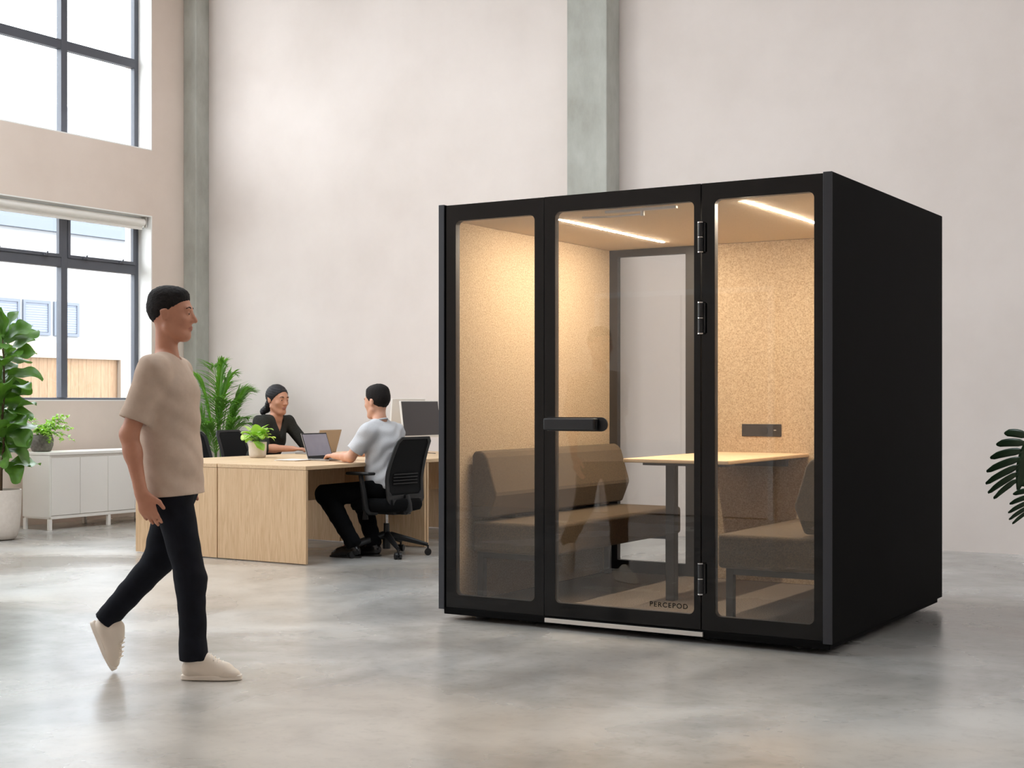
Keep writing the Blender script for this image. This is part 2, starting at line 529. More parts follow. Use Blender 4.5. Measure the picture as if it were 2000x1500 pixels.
# ceiling, with the added fill-light openings left out of it
cl = MB()
xs = sorted(set([XL - .42, XR + .3] + [v for s in FILL_SKYL for v in s[:2]]))
yy = sorted(set([YF - .3, YB + .3] + [v for s in FILL_SKYL for v in s[2:]]))
for i in range(len(xs) - 1):
    for j in range(len(yy) - 1):
        cx, cy = (xs[i] + xs[i + 1]) / 2, (yy[j] + yy[j + 1]) / 2
        if not any(s[0] < cx < s[1] and s[2] < cy < s[3] for s in FILL_SKYL):
            cl.box(xs[i], xs[i + 1], yy[j], yy[j + 1], ZC, ZC + .25)
struct('ceiling', cl, ceil_m)
for i, (x0, x1, y0, y1) in enumerate(FILL_SKYL):
    fr = MB()
    fr.box(x0, x1, y0, y0 + .05, ZC + .02, ZC + .12); fr.box(x0, x1, y1 - .05, y1, ZC + .02, ZC + .12)
    fr.box(x0, x0 + .05, y0 + .05, y1 - .05, ZC + .02, ZC + .12); fr.box(x1 - .05, x1, y0 + .05, y1 - .05, ZC + .02, ZC + .12)
    xm = (x0 + x1) / 2
    fr.box(xm - .03, xm + .03, y0 + .05, y1 - .05, ZC + .02, ZC + .12)
    w = struct('window_%d' % (7 + i), fr, steel_frame)  # frame of an added roof opening that lets in fill daylight
    struct('pane', box(x0 + .05, x1 - .05, y0 + .05, y1 - .05, ZC + .06, ZC + .07), win_glass, parent=w)


def window(idx, op, bars_y, bars_z, sash_z=None, fw=.07):
    """Metal window in the left wall. bars_y: mullion positions, bars_z: (z0,z1) transoms."""
    y0, y1, z0, z1 = op
    xo, xi = XL - REC - .06, XL - REC
    f = MB()
    f.box(xo, xi, y0, y0 + fw, z0, z1); f.box(xo, xi, y1 - fw, y1, z0, z1)
    f.box(xo, xi, y0 + fw, y1 - fw, z0, z0 + .035); f.box(xo, xi, y0 + fw, y1 - fw, z1 - .05, z1)
    for y in bars_y:
        f.box(xo - .005, xi + .012, y - .042, y + .042, z0 + .035, z1 - .05)
    for (a, b) in bars_z:
        f.box(xo - .005, xi + .008, y0 + fw, y1 - fw, a, b)
    w = struct('window_%d' % idx, f, steel_frame, bevel=.004)
    edges = [y0 + fw] + [v for y in bars_y for v in (y - .042, y + .042)] + [y1 - fw]
    zz = [z0 + .035] + [v for b in bars_z for v in b] + [z1 - .05]
    for i in range(0, len(edges), 2):
        for j in range(0, len(zz), 2):
            struct('pane', box(xi - .035, xi - .027, edges[i], edges[i + 1], zz[j], zz[j + 1]), win_glass, parent=w)
            if sash_z and j == len(zz) - 2:
                s_ = MB(); e = .035
                a, b, c, d = edges[i], edges[i + 1], zz[j], zz[j + 1]
                s_.box(xi - .02, xi + .02, a, a + e, c, d); s_.box(xi - .02, xi + .02, b - e, b, c, d)
                s_.box(xi - .02, xi + .02, a + e, b - e, c, c + e); s_.box(xi - .02, xi + .02, a + e, b - e, d - e, d)
                sa = struct('window_sash', s_, steel_frame, parent=w, bevel=.003)
                for q in (a + .22, b - .22):
                    h = MB().box(xi + .02, xi + .045, q - .03, q + .03, c + .002, c + .02)
                    h.tube([(xi + .04, q, c + .01), (xi + .055, q + .01, c + .045)], .008, 8)
                    struct('window_latch', h, steel_frame, parent=sa)
    # white painted reveal lining (jambs, head and sill of the opening)
    r = MB(); t = .012
    r.box(xi, XL - .001, y0, y0 + t, z0 + t, z1 - t); r.box(xi, XL - .001, y1 - t, y1, z0 + t, z1 - t)
    r.box(xi, XL - .001, y0, y1, z0, z0 + t); r.box(xi, XL - .001, y0, y1, z1 - t, z1)
    struct('reveal', r, white_paint, parent=w)
    return w

window(1, LOW[0], [9.19, 10.31], [(2.65, 2.75)], sash_z=True)
window(2, UPP[0], [9.19, 10.31], [(4.93, 5.03)])
window(3, LOW[1], [4.13, 5.26], [(2.65, 2.75)])
window(4, UPP[1], [4.13, 5.26], [(4.93, 5.03)])
window(5, LOW[2], [1.25], [(2.65, 2.75)])
window(6, UPP[2], [1.25], [(4.93, 5.03)])

# roller blind in the top of the near window
rb = thing('roller_blind', 'white rolled-up roller blind across the top of the lower window', 'blind', (XL - .08, 9.66, 3.14))
tb = MB().tube([(XL - .08, 7.99, 3.215), (XL - .08, 11.31, 3.215)], .045, 24)
obj('blind_roll', tb, blind_m, rb, smooth=40)
obj('bottom_rail', MB().box(XL - .095, XL - .075, 8.0, 11.30, 3.135, 3.175), blind_m, rb, bevel=.004)
for y in (7.97, 11.325):
    obj('bracket', box(XL - .12, XL - .04, y - .006, y + .006, 3.16, 3.277), silver, rb, bevel=.003)

# columns
c1 = MB().box(XL, -11.465, 11.849, YB, 0, ZC)
struct('trim_1', c1, concrete_col, bevel=.012)
c2 = MB().box(-6.652, -6.227, 11.80, YB, 0, ZC)
struct('trim_2', c2, concrete_col, bevel=.008)
c3 = MB().box(XL, XL + .2, 7.0, 7.4, 0, ZC)
struct('trim_3', c3, concrete_col, bevel=.012)

# a double door in the wall behind the camera (seen only as a reflection in the pod glass)
d = MB()
d.box(-7.66, -7.6, YF, YF + .06, 0, 2.46); d.box(-5.6, -5.54, YF, YF + .06, 0, 2.46); d.box(-7.6, -5.6, YF, YF + .06, 2.4, 2.46)
dd = struct('door_1', d, white_paint)
for a, b in ((-7.6, -6.61), (-6.59, -5.6)):
    struct('door_leaf', box(a, b, YF + .005, YF + .045, .01, 2.4), plaster, parent=dd)

# ================================================================ OUTSIDE
struct('ground', box(-60, XL - .45, -20, 60, -.25, -.05), ground_m)
fe = thing('timber_fence', 'pale cedar board fence outside beyond the window', 'fence', (-16, 12, -.05))
m = MB(); y = 2.0
while y < 24:
    m.box(-16.02, -16.0, y, y + .137, -.05, 1.85); y += .14
obj('fence_boards', m, fence_m, fe)
obj('top_rail', box(-16.0, -15.94, 2, 24, 1.85, 2.06), fence_cap_m, fe)
for y in (5.2, 7.6, 10.0, 12.42, 14.9, 17.3, 19.8):
    obj('fence_post', box(-15.99, -15.92, y, y + .12, -.05, 1.85), fence_cap_m, fe)
bd = thing('neighbouring_building', 'pale building outside with louvred windows and a grey gutter', 'building', (-26, 18, -.05))
obj('wall', box(-30, -24, 2, 50, -.05, 7.5), bld_m, bd)
obj('gutter', box(-24, -23.85, 2, 50, 4.80, 5.12), bld_trim, bd)
for (a, b) in ((14.2, 15.9), (16.0, 17.6), (17.75, 19.7), (19.78, 20.48), (20.58, 21.25)):
    w = MB()
    w.box(-24, -23.95, a, a + .06, 2.62, 3.34); w.box(-24, -23.95, b - .06, b, 2.62, 3.34)
    w.box(-24, -23.95, a + .06, b - .06, 2.62, 2.68); w.box(-24, -23.95, a + .06, b - .06, 3.28, 3.34)
    fr = obj('window', w, bld_trim, bd)
    p = MB(); z = 2.69
    while z < 3.26:
        p.box(-23.995, -23.975, a + .06, b - .06, z, z + .045); z += .05
    obj('louvres', p, bld_pane, fr)

# ================================================================ THE POD
PX0, PX1, PY0, PY1, PZ0, PZ1 = -4.665, -2.334, 6.79, 8.79, .045, 2.372
pod = thing('acoustic_pod', 'black glass-fronted acoustic meeting pod lit inside by warm strips', 'meeting pod', ((PX0 + PX1) / 2, (PY0 + PY1) / 2, 0))
obj('side_panel', box(PX1 - .043, PX1, PY0 - .006, PY1, PZ0 + .012, PZ1 + .002), black_matte, pod, bevel=.003)
obj('side_panel', box(PX0, PX0 + .035, PY0 - .006, PY1, PZ0 + .012, PZ1 + .002), black_matte, pod, bevel=.003)
for xa, xb in ((PX1 - .046, PX1 + .001), (PX0 - .001, PX0 + .038)):
    obj('corner_post', box(xa, xb, PY0 - .012, PY0 - .006, PZ0 + .012, PZ1 + .002), black_post, pod, bevel=.002)
obj('roof_panel', box(PX0 + .035, PX1 - .043, PY0 + .05, PY1, 2.30, PZ1), black_matte, pod)
obj('base_plinth', box(PX0 + .03, PX1 - .012, PY0 - .003, PY1 - .06, .03, .068), black_matte, pod, bevel=.004)
obj('carpet', box(PX0 + .08, PX1 - .08, PY0 + .05, PY1 - .05, .068, .08), carpet, pod)
obj('felt_ceiling', box(PX0 + .036, PX1 - .044, PY0 + .05, PY1 - .051, 2.283, 2.299), felt_roof, pod)
obj('felt_wall', box(PX0 + .036, PX0 + .075, PY0 + .05, PY1 - .05, .081, 2.282), felt, pod)
obj('felt_wall', box(PX1 - .083, PX1 - .044, PY0 + .05, PY1 - .05, .081, 2.282), felt, pod)
obj('felt_wall', box(-3.93, PX1 - .084, PY1 - .045, PY1 - .012, .081, 2.282), felt, pod)
obj('back_panel', box(-3.93, PX1 - .044, PY1 - .011, PY1 - .001, .069, 2.299), black_matte, pod)
# front: left and right fixed glass, door between; all rims are black printed glass
x_l0, x_j1, x_j2, x_r1 = PX0 + .036, -3.970, -3.032, PX1 - .044
fl = obj('glass_panel', MB().frame_y(x_l0, x_j1 - .002, .07, PZ1 - .003, -4.555, -4.032, .143, 2.277, PY0, PY0 + .04), [black_gloss, black_inner], pod)
obj('glass', box(-4.556, -4.031, PY0 + .002, PY0 + .010, .142, 2.278), pod_glass, fl)
fr = obj('glass_panel', MB().frame_y(x_j2 + .002, x_r1, .07, PZ1 - .003, -2.958, -2.429, .145, 2.283, PY0, PY0 + .04), [black_gloss, black_inner], pod)
obj('glass', box(-2.959, -2.428, PY0 + .002, PY0 + .010, .144, 2.284), pod_glass, fr)
door = obj('door', MB().frame_y(x_j1 + .004, x_j2 - .004, .072, PZ1 - .003, -3.899, -3.072, .147, 2.282, PY0 - .004, PY0 + .036), [black_gloss, black_inner], pod)
obj('glass', box(-3.900, -3.071, PY0 - .002, PY0 + .006, .146, 2.283), pod_glass, door)
obj('seam', box(x_j1 - .002, x_j1 + .003, PY0 + .006, PY0 + .03, .072, PZ1 - .004), black_matte, pod)
obj('threshold_strip', box(-3.962, -3.021, PY0 - .012, PY0 + .02, .036, .060), silver, pod, bevel=.002)
# door pull: pill plate and a thick bar
hp = MB()
pts = []
x0, x1, z0, z1 = -3.945, -3.572, 1.086, 1.162
rr = (z1 - z0) / 2
for k in range(13):
    th = -PI / 2 + PI * k / 12
    pts.append((x1 - rr + rr * math.cos(th), (z0 + z1) / 2 + rr * math.sin(th)))
pts += [(x0, z1), (x0, z0)]
hp.prism(pts, 'Y', PY0 - .012, PY0 - .004)
hn = obj('door_handle', hp, black_metal, door, smooth=35)
hb = MB().box(-3.942, -3.628, PY0 - .062, PY0 - .028, 1.092, 1.156)
hb.box(-3.66, -3.628, PY0 - .03, PY0 - .012, 1.092, 1.156).box(-3.942, -3.92, PY0 - .03, PY0 - .012, 1.092, 1.156)
obj('grip', hb, black_metal, hn, bevel=.008, segs=3)
for z0, z1 in ((2.012, 2.171), (1.593, 1.759), (.253, .417)):
    h = MB().tube([(-3.030, PY0 - .014, z0 + .006), (-3.030, PY0 - .014, z1 - .006)], .0155, 20)
    h.box(-3.046, -3.006, PY0 - .012, PY0 - .003, z0 + .006, z1 - .006)
    hg = obj('hinge', h, black_metal, door, smooth=40)
    for (a, b) in ((z0, z0 + .006), (z1 - .006, z1), ((z0 + z1) / 2 - .002, (z0 + z1) / 2 + .002)):
        obj('hinge_ring', MB().tube([(-3.030, PY0 - .014, a), (-3.030, PY0 - .014, b)], .0165, 20), chrome, hg, smooth=40)
# lettering on the door glass
fc = bpy.data.curves.new('lettering_curve', 'FONT')
fc.body = 'PERCEPOD'; fc.size = .036; fc.space_character = 1.22; fc.extrude = .0004; fc.offset = .00025
tmp = bpy.data.objects.new('tmp_text', fc); COL.objects.link(tmp)
bpy.context.view_layer.update()
dg = bpy.context.evaluated_depsgraph_get()
tm = bpy.data.meshes.new_from_object(tmp.evaluated_get(dg))
COL.objects.unlink(tmp)
co = np.zeros(len(tm.vertices) * 3); tm.vertices.foreach_get('co', co); co = co.reshape(-1, 3)
wx = co[:, 0].max() - co[:, 0].min(); hz = co[:, 1].max() - co[:, 1].min()
lx0, lx1, lz0, lz1 = -3.325, -3.108, .171, .197
m = MB()
px, py, pz = pod.location
m.add([((c[0] - co[:, 0].min()) / wx * (lx1 - lx0) + lx0, PY0 - .0032 - c[2] * 1.0, (c[1] - co[:, 1].min()) / hz * (lz1 - lz0) + lz0) for c in co], [tuple(p.vertices) for p in tm.polygons])
lt = obj('lettering', m, black_matte, door)
lt['label'] = 'black lettering reading PERCEPOD'
# overhead door closer, inside the door
dc = MB().box(-3.62, -3.20, PY0 + .05, PY0 + .075, 2.262, 2.276)
dc.tube([(-3.40, PY0 + .062, 2.262), (-3.40, PY0 + .062, 2.235)], .012, 12)
dc.tube([(-3.40, PY0 + .062, 2.245), (-3.62, PY0 + .11, 2.250), (-3.78, PY0 + .09, 2.254)], .006, 8)
obj('door_closer', dc, silver, door, smooth=40)
# back glass
bk = MB().frame_y(PX0 + .036, -3.932, .07, 2.299, -4.53, -4.018, .16, 2.235, PY1 - .05, PY1 - .004, r=.006, seg=2)
bf = obj('back_frame', bk, black_inner, pod)
obj('glass', box(-4.531, -4.017, PY1 - .03, PY1 - .022, .159, 2.236), pod_glass, bf)
# strips
for x, y0, y1 in ((-4.04, 7.07, 8.44), (-2.85, 6.92, 8.29)):
    obj('light_strip', box(x - .008, x + .008, y0, y1, 2.2795, 2.2829), led_m, pod)
# power outlet
ou = obj('power_outlet', box(-3.617, -3.346, PY1 - .052, PY1 - .044, 1.020, 1.100), black_inner, pod, bevel=.003)
obj('socket', MB().tube([(-3.46, PY1 - .056, 1.058), (-3.46, PY1 - .050, 1.058)], .025, 20), black_metal, ou, smooth=40)
obj('usb_port', box(-3.395, -3.38, PY1 - .055, PY1 - .051, 1.058, 1.064), silver, ou)
for x in (PX0 + .2, PX1 - .2):
    for y in (PY0 + .15, PY1 - .22):
        obj('foot', MB().lathe((x, y, 0), [(.045, 0), (.045, .012), (.02, .016), (.02, .035)], 20), plastic_blk, pod, smooth=40)

# ---- benches: long seat, wedge backrest, steel legs
def bench(name, label, xw, sgn, dp=.56):
    """xw: wall face; sgn +1 = extends to +X from the wall."""
    y0, y1 = 6.98, 8.70
    t = thing(name, label, 'bench', (xw + sgn * .3, (y0 + y1) / 2, .08), group='benches inside the pod')
    s = obj('seat', box(xw + sgn * .02, xw + sgn * dp, y0, y1, .37, .55), bench_fab, t, bevel=.022, segs=4)
    X = lambda a: xw + sgn * a
    poly = [(X(.02), .57), (X(.02), .93), (X(.035), .955), (X(.075), .960), (X(.10), .948), (X(.125), .92), (X(.185), .72), (X(.185), .70), (X(.135), .575), (X(.12), .57)]
    obj('backrest', MB().prism(poly, 'Y', y0 + .0, y1 - .02), bench_fab, t, bevel=.012, segs=3)
    lg = MB()
    for y in (y0 + .045, y1 - .10):
        m = MB()
        m.box(X(.03), X(.07), y, y + .04, .08, .37).box(X(dp - .07), X(dp - .03), y, y + .04, .08, .37)
        m.box(X(.07), X(dp - .07), y, y + .04, .335, .37)
        obj('leg_frame', m, black_inner, t, bevel=.002)
    for y in (y0 + .3, y1 - .34):
        obj('bracket', box(X(.025), X(.11), y, y + .04, .55, .575), black_metal, t)
    return t

bench('bench_sofa', 'brown-grey upholstered bench on the left inside the pod', PX0 + .075, 1)
bench('bench_sofa', 'brown-grey upholstered bench on the right inside the pod', PX1 - .083, -1, .61)
# ---- table in the pod
tt = thing('meeting_table', 'pale wooden wall-fixed table with a grey leg inside the pod', 'table', (-3.485, 8.1, .08))
obj('tabletop', box(-3.82, -3.16, 7.44, PY1 - .046, .892, .915), oak_table, tt, bevel=.006, segs=3)
obj('leg', box(-3.632, -3.575, 7.62, 7.677, .08, .872), black_inner, tt, bevel=.004)
obj('support_frame', MB().box(-3.76, -3.24, 7.58, 7.72, .872, .892).box(-3.52, -3.47, 7.72, 8.72, .872, .892), black_inner, tt)
obj('bracket', box(-3.7, -3.3, 8.70, PY1 - .046, .83, .892), black_inner, tt)

# ================================================================ DESKS
def desk(label, x0, x1, y0, y1, open_side):
    """Panel-ended bench desk; open_side +1 = the sitter's side is +X."""
    t = thing('office_desk', label, 'desk', ((x0 + x1) / 2, (y0 + y1) / 2, 0), group='light oak desks in the office corner')
    g = .005
    obj('end_panel', box(x0 + g, x1 - g, y0 + .002, y0 + .027, .008, .722), oak, t, bevel=.0015)
    obj('end_panel', box(x0 + g, x1 - g, y1 - .027, y1 - .002, .008, .722), oak, t, bevel=.0015)
    obj('desktop', box(x0 + g, x1 - g, y0, y1, .724, .753), oak_top, t, bevel=.0015)
    xb = x0 + .03 if open_side > 0 else x1 - .05
    obj('modesty_panel', box(xb, xb + .02, y0 + .03, y1 - .03, .40, .722), oak, t)
    hk = MB().tube([(x1 - .08 if open_side > 0 else x0 + .08, y1 - .032, .66), (x1 - .08 if open_side > 0 else x0 + .08, y1 - .05, .655), (x1 - .08 if open_side > 0 else x0 + .08, y1 - .055, .68)], .006, 8)
    obj('cable_hook', hk, chrome, t, smooth=50)
    return t
DXM, DXR, DXL = -7.93, -7.02, -8.84
desk('light oak desk at the front right, where the man in grey sits', DXM, DXR, 8.43, 10.02, 1)
desk('light oak desk at the front left, holding the small potted plant', DXL, DXM, 8.43, 10.02, -1)
desk('light oak desk at the back right, holding the dark-screened monitor', DXM, DXR, 10.03, 11.62, 1)
desk('light oak desk at the back left, where the woman sits', DXL, DXM, 10.03, 11.62, -1)

# ================================================================ SIDEBOARD
sb = thing('sideboard', 'low white sideboard with plain doors under the window', 'sideboard', (-11.2, 10.15, 0))
sx0, sx1, sy0, sy1 = -11.385, -11.0, 9.39, 10.87
obj('carcass', MB().box(sx0, sx1 - .02, sy0 + .02, sy1 - .02, .125, .722), cab_m, sb)
obj('cabinet_top', box(sx0 - .01, sx1 + .005, sy0, sy1, .724, .753), cab_m, sb, bevel=.003)
obj('side_panel', box(sx0, sx1, sy0 + .001, sy0 + .019, .125, .722), cab_m, sb)
obj('side_panel', box(sx0, sx1, sy1 - .019, sy1 - .001, .125, .722), cab_m, sb)
n = 4; w = (sy1 - sy0 - .044) / n
for i in range(n):
    a = sy0 + .022 + i * w
    obj('door', box(sx1 - .018, sx1 - .002, a + .003, a + w - .003, .142, .695), cab_m, sb, bevel=.002)
obj('bottom_rail', box(sx1 - .018, sx1, sy0 + .02, sy1 - .02, .108, .136), cab_m, sb)
obj('base_frame', box(sx0 + .01, sx1 - .02, sy0 + .01, sy1 - .01, .108, .124), cab_m, sb)
for x in (sx0 + .005, sx1 - .035):
    for y in (sy0 + .0, (sy0 + sy1) / 2, sy1 - .035):
        obj('leg', box(x, x + .034, y, y + .034, 0, .107), cab_m, sb, bevel=.002)

# ================================================================ OFFICE CHAIRS (local frame: sitter faces -X)
def make_chair(label, loc, rz):
    t = thing('office_chair', label, 'office chair', loc, rz, group='black mesh office chairs at the desks')
    L = dict(local=True)
    # five-star base
    b = MB().tube([(0, 0, .055), (0, 0, .18)], .032, 20)
    for k in range(5):
        th = math.radians(72 * k + 38)
        dx, dy = math.cos(th), math.sin(th)
        b.tube([(dx * .03, dy * .03, .165), (dx * .17, dy * .17, .130), (dx * .335, dy * .335, .085)], [.030, .024, .015], 10)
    base = obj('base', b, plastic_blk, t, smooth=45, **L)
    for k in range(5):
        th = math.radians(72 * k + 38)
        dx, dy = math.cos(th), math.sin(th)
        c = MB(); px_, py_ = dx * .335, dy * .335
        nx, ny = -dy, dx
        c.tube([(px_ - nx * .026, py_ - ny * .026, .028), (px_ - nx * .006, py_ - ny * .006, .028)], .028, 20)
        c.tube([(px_ + nx * .006, py_ + ny * .006, .028), (px_ + nx * .026, py_ + ny * .026, .028)], .028, 20)
        c.tube([(px_ - nx * .006, py_ - ny * .006, .028), (px_ + nx * .006, py_ + ny * .006, .028)], .012, 10)
        c.tube([(px_, py_, .03), (px_, py_, .085)], .008, 10)
        obj('caster', c, plastic_blk, base, smooth=40, **L)
    g = MB().tube([(0, 0, .18), (0, 0, .26)], .024, 20)
    obj('gas_lift', g, plastic_blk, t, smooth=40, **L)
    obj('piston', MB().tube([(0, 0, .26), (0, 0, .35)], .013, 16), chrome, t, smooth=40, **L)
    mch = MB().box(-.12, .14, -.07, .07, .335, .372)
    obj('tilt_mechanism', mch, plastic_blk, t, bevel=.01, **L)
    lv = MB().tube([(-.05, -.06, .39), (-.05, -.17, .385), (-.05, -.20, .36)], .008, 8)
    lv.tube([(-.05, -.20, .375), (-.05, -.20, .30)], [.016, .024], 14)
    obj('lever', lv, plastic_blk, t, smooth=45, **L)
    # seat
    s = MB()
    rows = []
    pts = []
    for k in range(40):
        th = 2 * PI * k / 40
        c_, s_ = math.cos(th), math.sin(th)
        pts.append((math.copysign(abs(c_) ** .55, c_) * .245, math.copysign(abs(s_) ** .55, s_) * .25))
    lev = [(.80, .362), (.95, .372), (1.0, .40), (1.0, .435), (.96, .465), (.8, .474), (.4, .470)]
    base_i = len(s.v)
    for (q, z) in lev:
        for (x, y) in pts:
            zz = z - (.018 * max(0, (-x * q - .15) / .1) if z > .44 else 0)
            s.v.append((x * q, y * q, zz))
    for i in range(len(lev) - 1):
        for k in range(40):
            k2 = (k + 1) % 40
            s.f.append((i * 40 + k, i * 40 + k2, (i + 1) * 40 + k2, (i + 1) * 40 + k)); s.mi.append(0)
    s.f.append(tuple(range(40))[::-1]); s.mi.append(0)
    s.f.append(tuple((len(lev) - 1) * 40 + k for k in range(40))); s.mi.append(0)
    obj('seat', s, seat_fab, t, smooth=60, **L)
    # backrest: rounded trapezoid frame with mesh, curved lumbar
    def bx(z):       # x of the back surface at height z
        u = (z - .43) / .53
        return .165 + .13 * max(0, (u - .35) / .65) ** 1.3 + .03 * max(0, 1 - u) ** 2
    def hw(z):       # half width
        u = (z - .43) / .53
        return .238 - .03 * max(0, u - .5) / .5 - .012 * max(0, 1 - u)
    outer, inner = [], []
    nside = 14
    zs = [.50 + .46 * i / nside for i in range(nside + 1)]
    def loop(ins_w, z_lo, z_hi, n=nside, rc=.05):
        L_ = []
        zz = [z_lo + (z_hi - z_lo) * i / n for i in range(n + 1)]
        for z in zz: 
            e = 0
            if z - z_lo < rc: e = rc * (1 - math.sqrt(max(0, 1 - (1 - (z - z_lo) / rc) ** 2)))
            if z_hi - z < rc: e = rc * (1 - math.sqrt(max(0, 1 - (1 - (z_hi - z) / rc) ** 2)))
            L_.append((bx(z), hw(z) - ins_w - e, z))
        R_ = [(x, -y, z) for (x, y, z) in L_[::-1]]
        return L_ + R_
    O = loop(0, .42, .965, rc=.035); I = loop(.035, .50, .945, rc=.025)
    f = MB(); n_ = len(O); th_ = .016
    for layer in (0, th_):
        for P_ in (O, I):
            f.v.extend([(x + layer, y, z) for (x, y, z) in P_])
    for k in range(n_):
        j = (k + 1) % n_
        f.f += [(k, j, n_ + j, n_ + k), (2 * n_ + j, 2 * n_ + k, 3 * n_ + k, 3 * n_ + j), (j, k, 2 * n_ + k, 2 * n_ + j), (n_ + k, n_ + j, 3 * n_ + j, 3 * n_ + k)]
        f.mi += [0] * 4
    bk_ = obj('backrest_frame', f, plastic_blk, t, smooth=45, bevel=.004, **L)
    ms = MB(); rows = []
    for i in range(17):
        z = .49 + .465 * i / 16
        rows.append([(bx(z) + .006, (hw(z) - .025) * (q / 6 - 1), z) for q in range(13)])
    ms.strip(rows)
    obj('mesh_back', ms, mesh_fab, t, smooth=180, solid=.003, **L)
    lb = MB()
    for z in (.59, .615, .64, .665):
        lb.tube([(bx(z) + .018, -.15, z), (bx(z) + .022, 0, z), (bx(z) + .018, .15, z)], .006, 8)
    obj('lumbar_support', lb, plastic_blk, t, smooth=50, **L)
    sp = MB().box(.08, .22, -.045, .045, .34, .375)
    sp.tube([(.19, 0, .36), (.23, 0, .38), (.225, 0, .43), (bx(.50) + .025, 0, .50)], [.03, .034, .032, .02], 12)
    sp.box(.195, .225, -.18, .18, .42, .47)
    obj('back_support', sp, plastic_blk, t, smooth=45, bevel=.006, **L)
    for sg in (-1, 1):
        a = MB().tube([(.02, sg * .15, .355), (.02, sg * .24, .360), (.02, sg * .275, .39), (.0, sg * .28, .54), (-.03, sg * .28, .66)], [.02, .022, .026, .024, .018], 12)
        ar = obj('armrest', a, plastic_blk, t, smooth=50, **L)
        pad = MB().box(-.16, .09, sg * .28 - .042, sg * .275 + .042, .66, .684)
        obj('arm_pad', pad, plastic_blk, ar, bevel=.011, segs=3, **L)
    return t

MANX, MANY = -6.97, 9.34
ch = make_chair('black mesh office chair the man in grey sits on', (MANX + .03, MANY, 0), math.radians(-4))
c2 = copy_tree(ch); c2.location = (-9.42, 10.52, 0); c2.rotation_euler = (0, 0, PI + .1)
c2['label'] = 'black mesh office chair the woman in dark green sits on'
c3 = copy_tree(ch); c3.location = (-9.22, 9.62, 0); c3.rotation_euler = (0, 0, PI - .25)
c3['label'] = 'empty black mesh office chair just right of the walking man'

# ================================================================ THINGS ON THE DESKS
ZD = .753
def laptop(label, hx, y0, y1, sgn, tilt, lidmat, dark_bezel):
    """hinge line at x=hx from y0 to y1; base extends to sgn*X, lid leans away from it."""
    ym = (y0 + y1) / 2; hw_ = (y1 - y0) / 2
    t = thing('laptop', label, 'laptop', (hx + sgn * .1, ym, ZD), group='open laptops on the desks')
    bs = obj('base', box(hx, hx + sgn * .225, y0, y1, ZD + .001, ZD + .015), alu, t, bevel=.003)
    k = MB()
    for i in range(5):
        for j in range(13):
            yy0 = y0 + .02 + (y1 - y0 - .04) * j / 13
            xa = hx + sgn * (.025 + i * .021)
            k.box(xa, xa + sgn * .017, yy0, yy0 + (y1 - y0 - .04) / 13 - .004, ZD + .0152, ZD + .0172)
    obj('keyboard', k, key_m, bs)
    obj('trackpad', box(hx + sgn * .145, hx + sgn * .212, ym - .05, ym + .05, ZD + .0151, ZD + .0157), alu, bs)
    U = Vector((-sgn * math.sin(tilt), 0, math.cos(tilt))); Nn = Vector((sgn * math.cos(tilt), 0, math.sin(tilt)))
    Hl = .225
    c = Vector((hx - sgn * .002, ym, ZD + .013)) + U * (Hl / 2)
    lid = obj('lid', MB().obox(c, Nn, (0, 1, 0), U, .0035, hw_, Hl / 2), lidmat, t, bevel=.002)
    obj('bezel', MB().obox(c + Nn * .0042, Nn, (0, 1, 0), U, .0006, hw_ - .002, Hl / 2 - .002), key_m, lid)
    sc_ = obj('screen', MB().obox(c + Nn * .0054 + U * .006, Nn, (0, 1, 0), U, .0006, hw_ - .009, Hl / 2 - .018), screen_m, lid)
    return t, c, U, Nn
lp, lc, lu, ln = laptop('open laptop in front of the man in grey, grey screen facing right', -7.70, 9.27, 9.60, 1, math.radians(20), alu, True)
# faint bars of writing on the screen are shapes on the screen
laptop('open bronze-backed laptop the woman is typing on', -8.52, 10.34, 10.66, -1, math.radians(18), bronze, True)
nb = obj('notepad', box(-7.92, -7.70, 9.10, 9.30, ZD, ZD + .006).box(-7.90, -7.68, 9.09, 9.30, ZD + .006, ZD + .009), paper, bevel=.001)
tag(nb, 'white sheets of paper beside the laptop of the man in grey', 'paper')

def monitor(label, x, y0, y1, zc, sgn, tilt, facemat, backmat):
    ym = (y0 + y1) / 2
    t = thing('monitor', label, 'monitor', (x - sgn * .06, ym, ZD), group='monitors on the back desks')
    U = Vector((-sgn * math.sin(tilt), 0, math.cos(tilt))); Nn = Vector((sgn * math.cos(tilt), 0, math.sin(tilt)))
    c = Vector((x, ym, zc)); hh = .172; hw_ = (y1 - y0) / 2
    h = obj('housing', MB().obox(c, Nn, (0, 1, 0), U, .010, hw_, hh), backmat, t, bevel=.004)
    obj('screen', MB().obox(c + Nn * .0105 + U * .006, Nn, (0, 1, 0), U, .001, hw_ - .006, hh - .014), facemat, t)
    s = MB().obox(c - Nn * .03 - U * .02, Nn, (0, 1, 0), U, .02, .09, .07)
    s.box(x - sgn * .05, x - sgn * .07, ym - .03, ym + .03, ZD + .01, zc)
    s.tube([(x - sgn * .06, ym, ZD + .002), (x - sgn * .06, ym, ZD + .012)], .10, 32)
    obj('stand', s, backmat, t, bevel=.002)
    cb = MB().tube([(x - sgn * .08, ym + .02, zc - .1), (x - sgn * .10, ym + .05, ZD + .06), (x - sgn * .02, ym + .12, ZD + .01), (x + sgn * .1, ym + .1, ZD + .006)], .003, 6)
    obj('cable', cb, key_m, t, smooth=60)
    return t
monitor('dark-screened white monitor on the back right desk', -7.72, 10.62, 11.22, 1.08, 1, math.radians(7), screen_dark, mon_white)
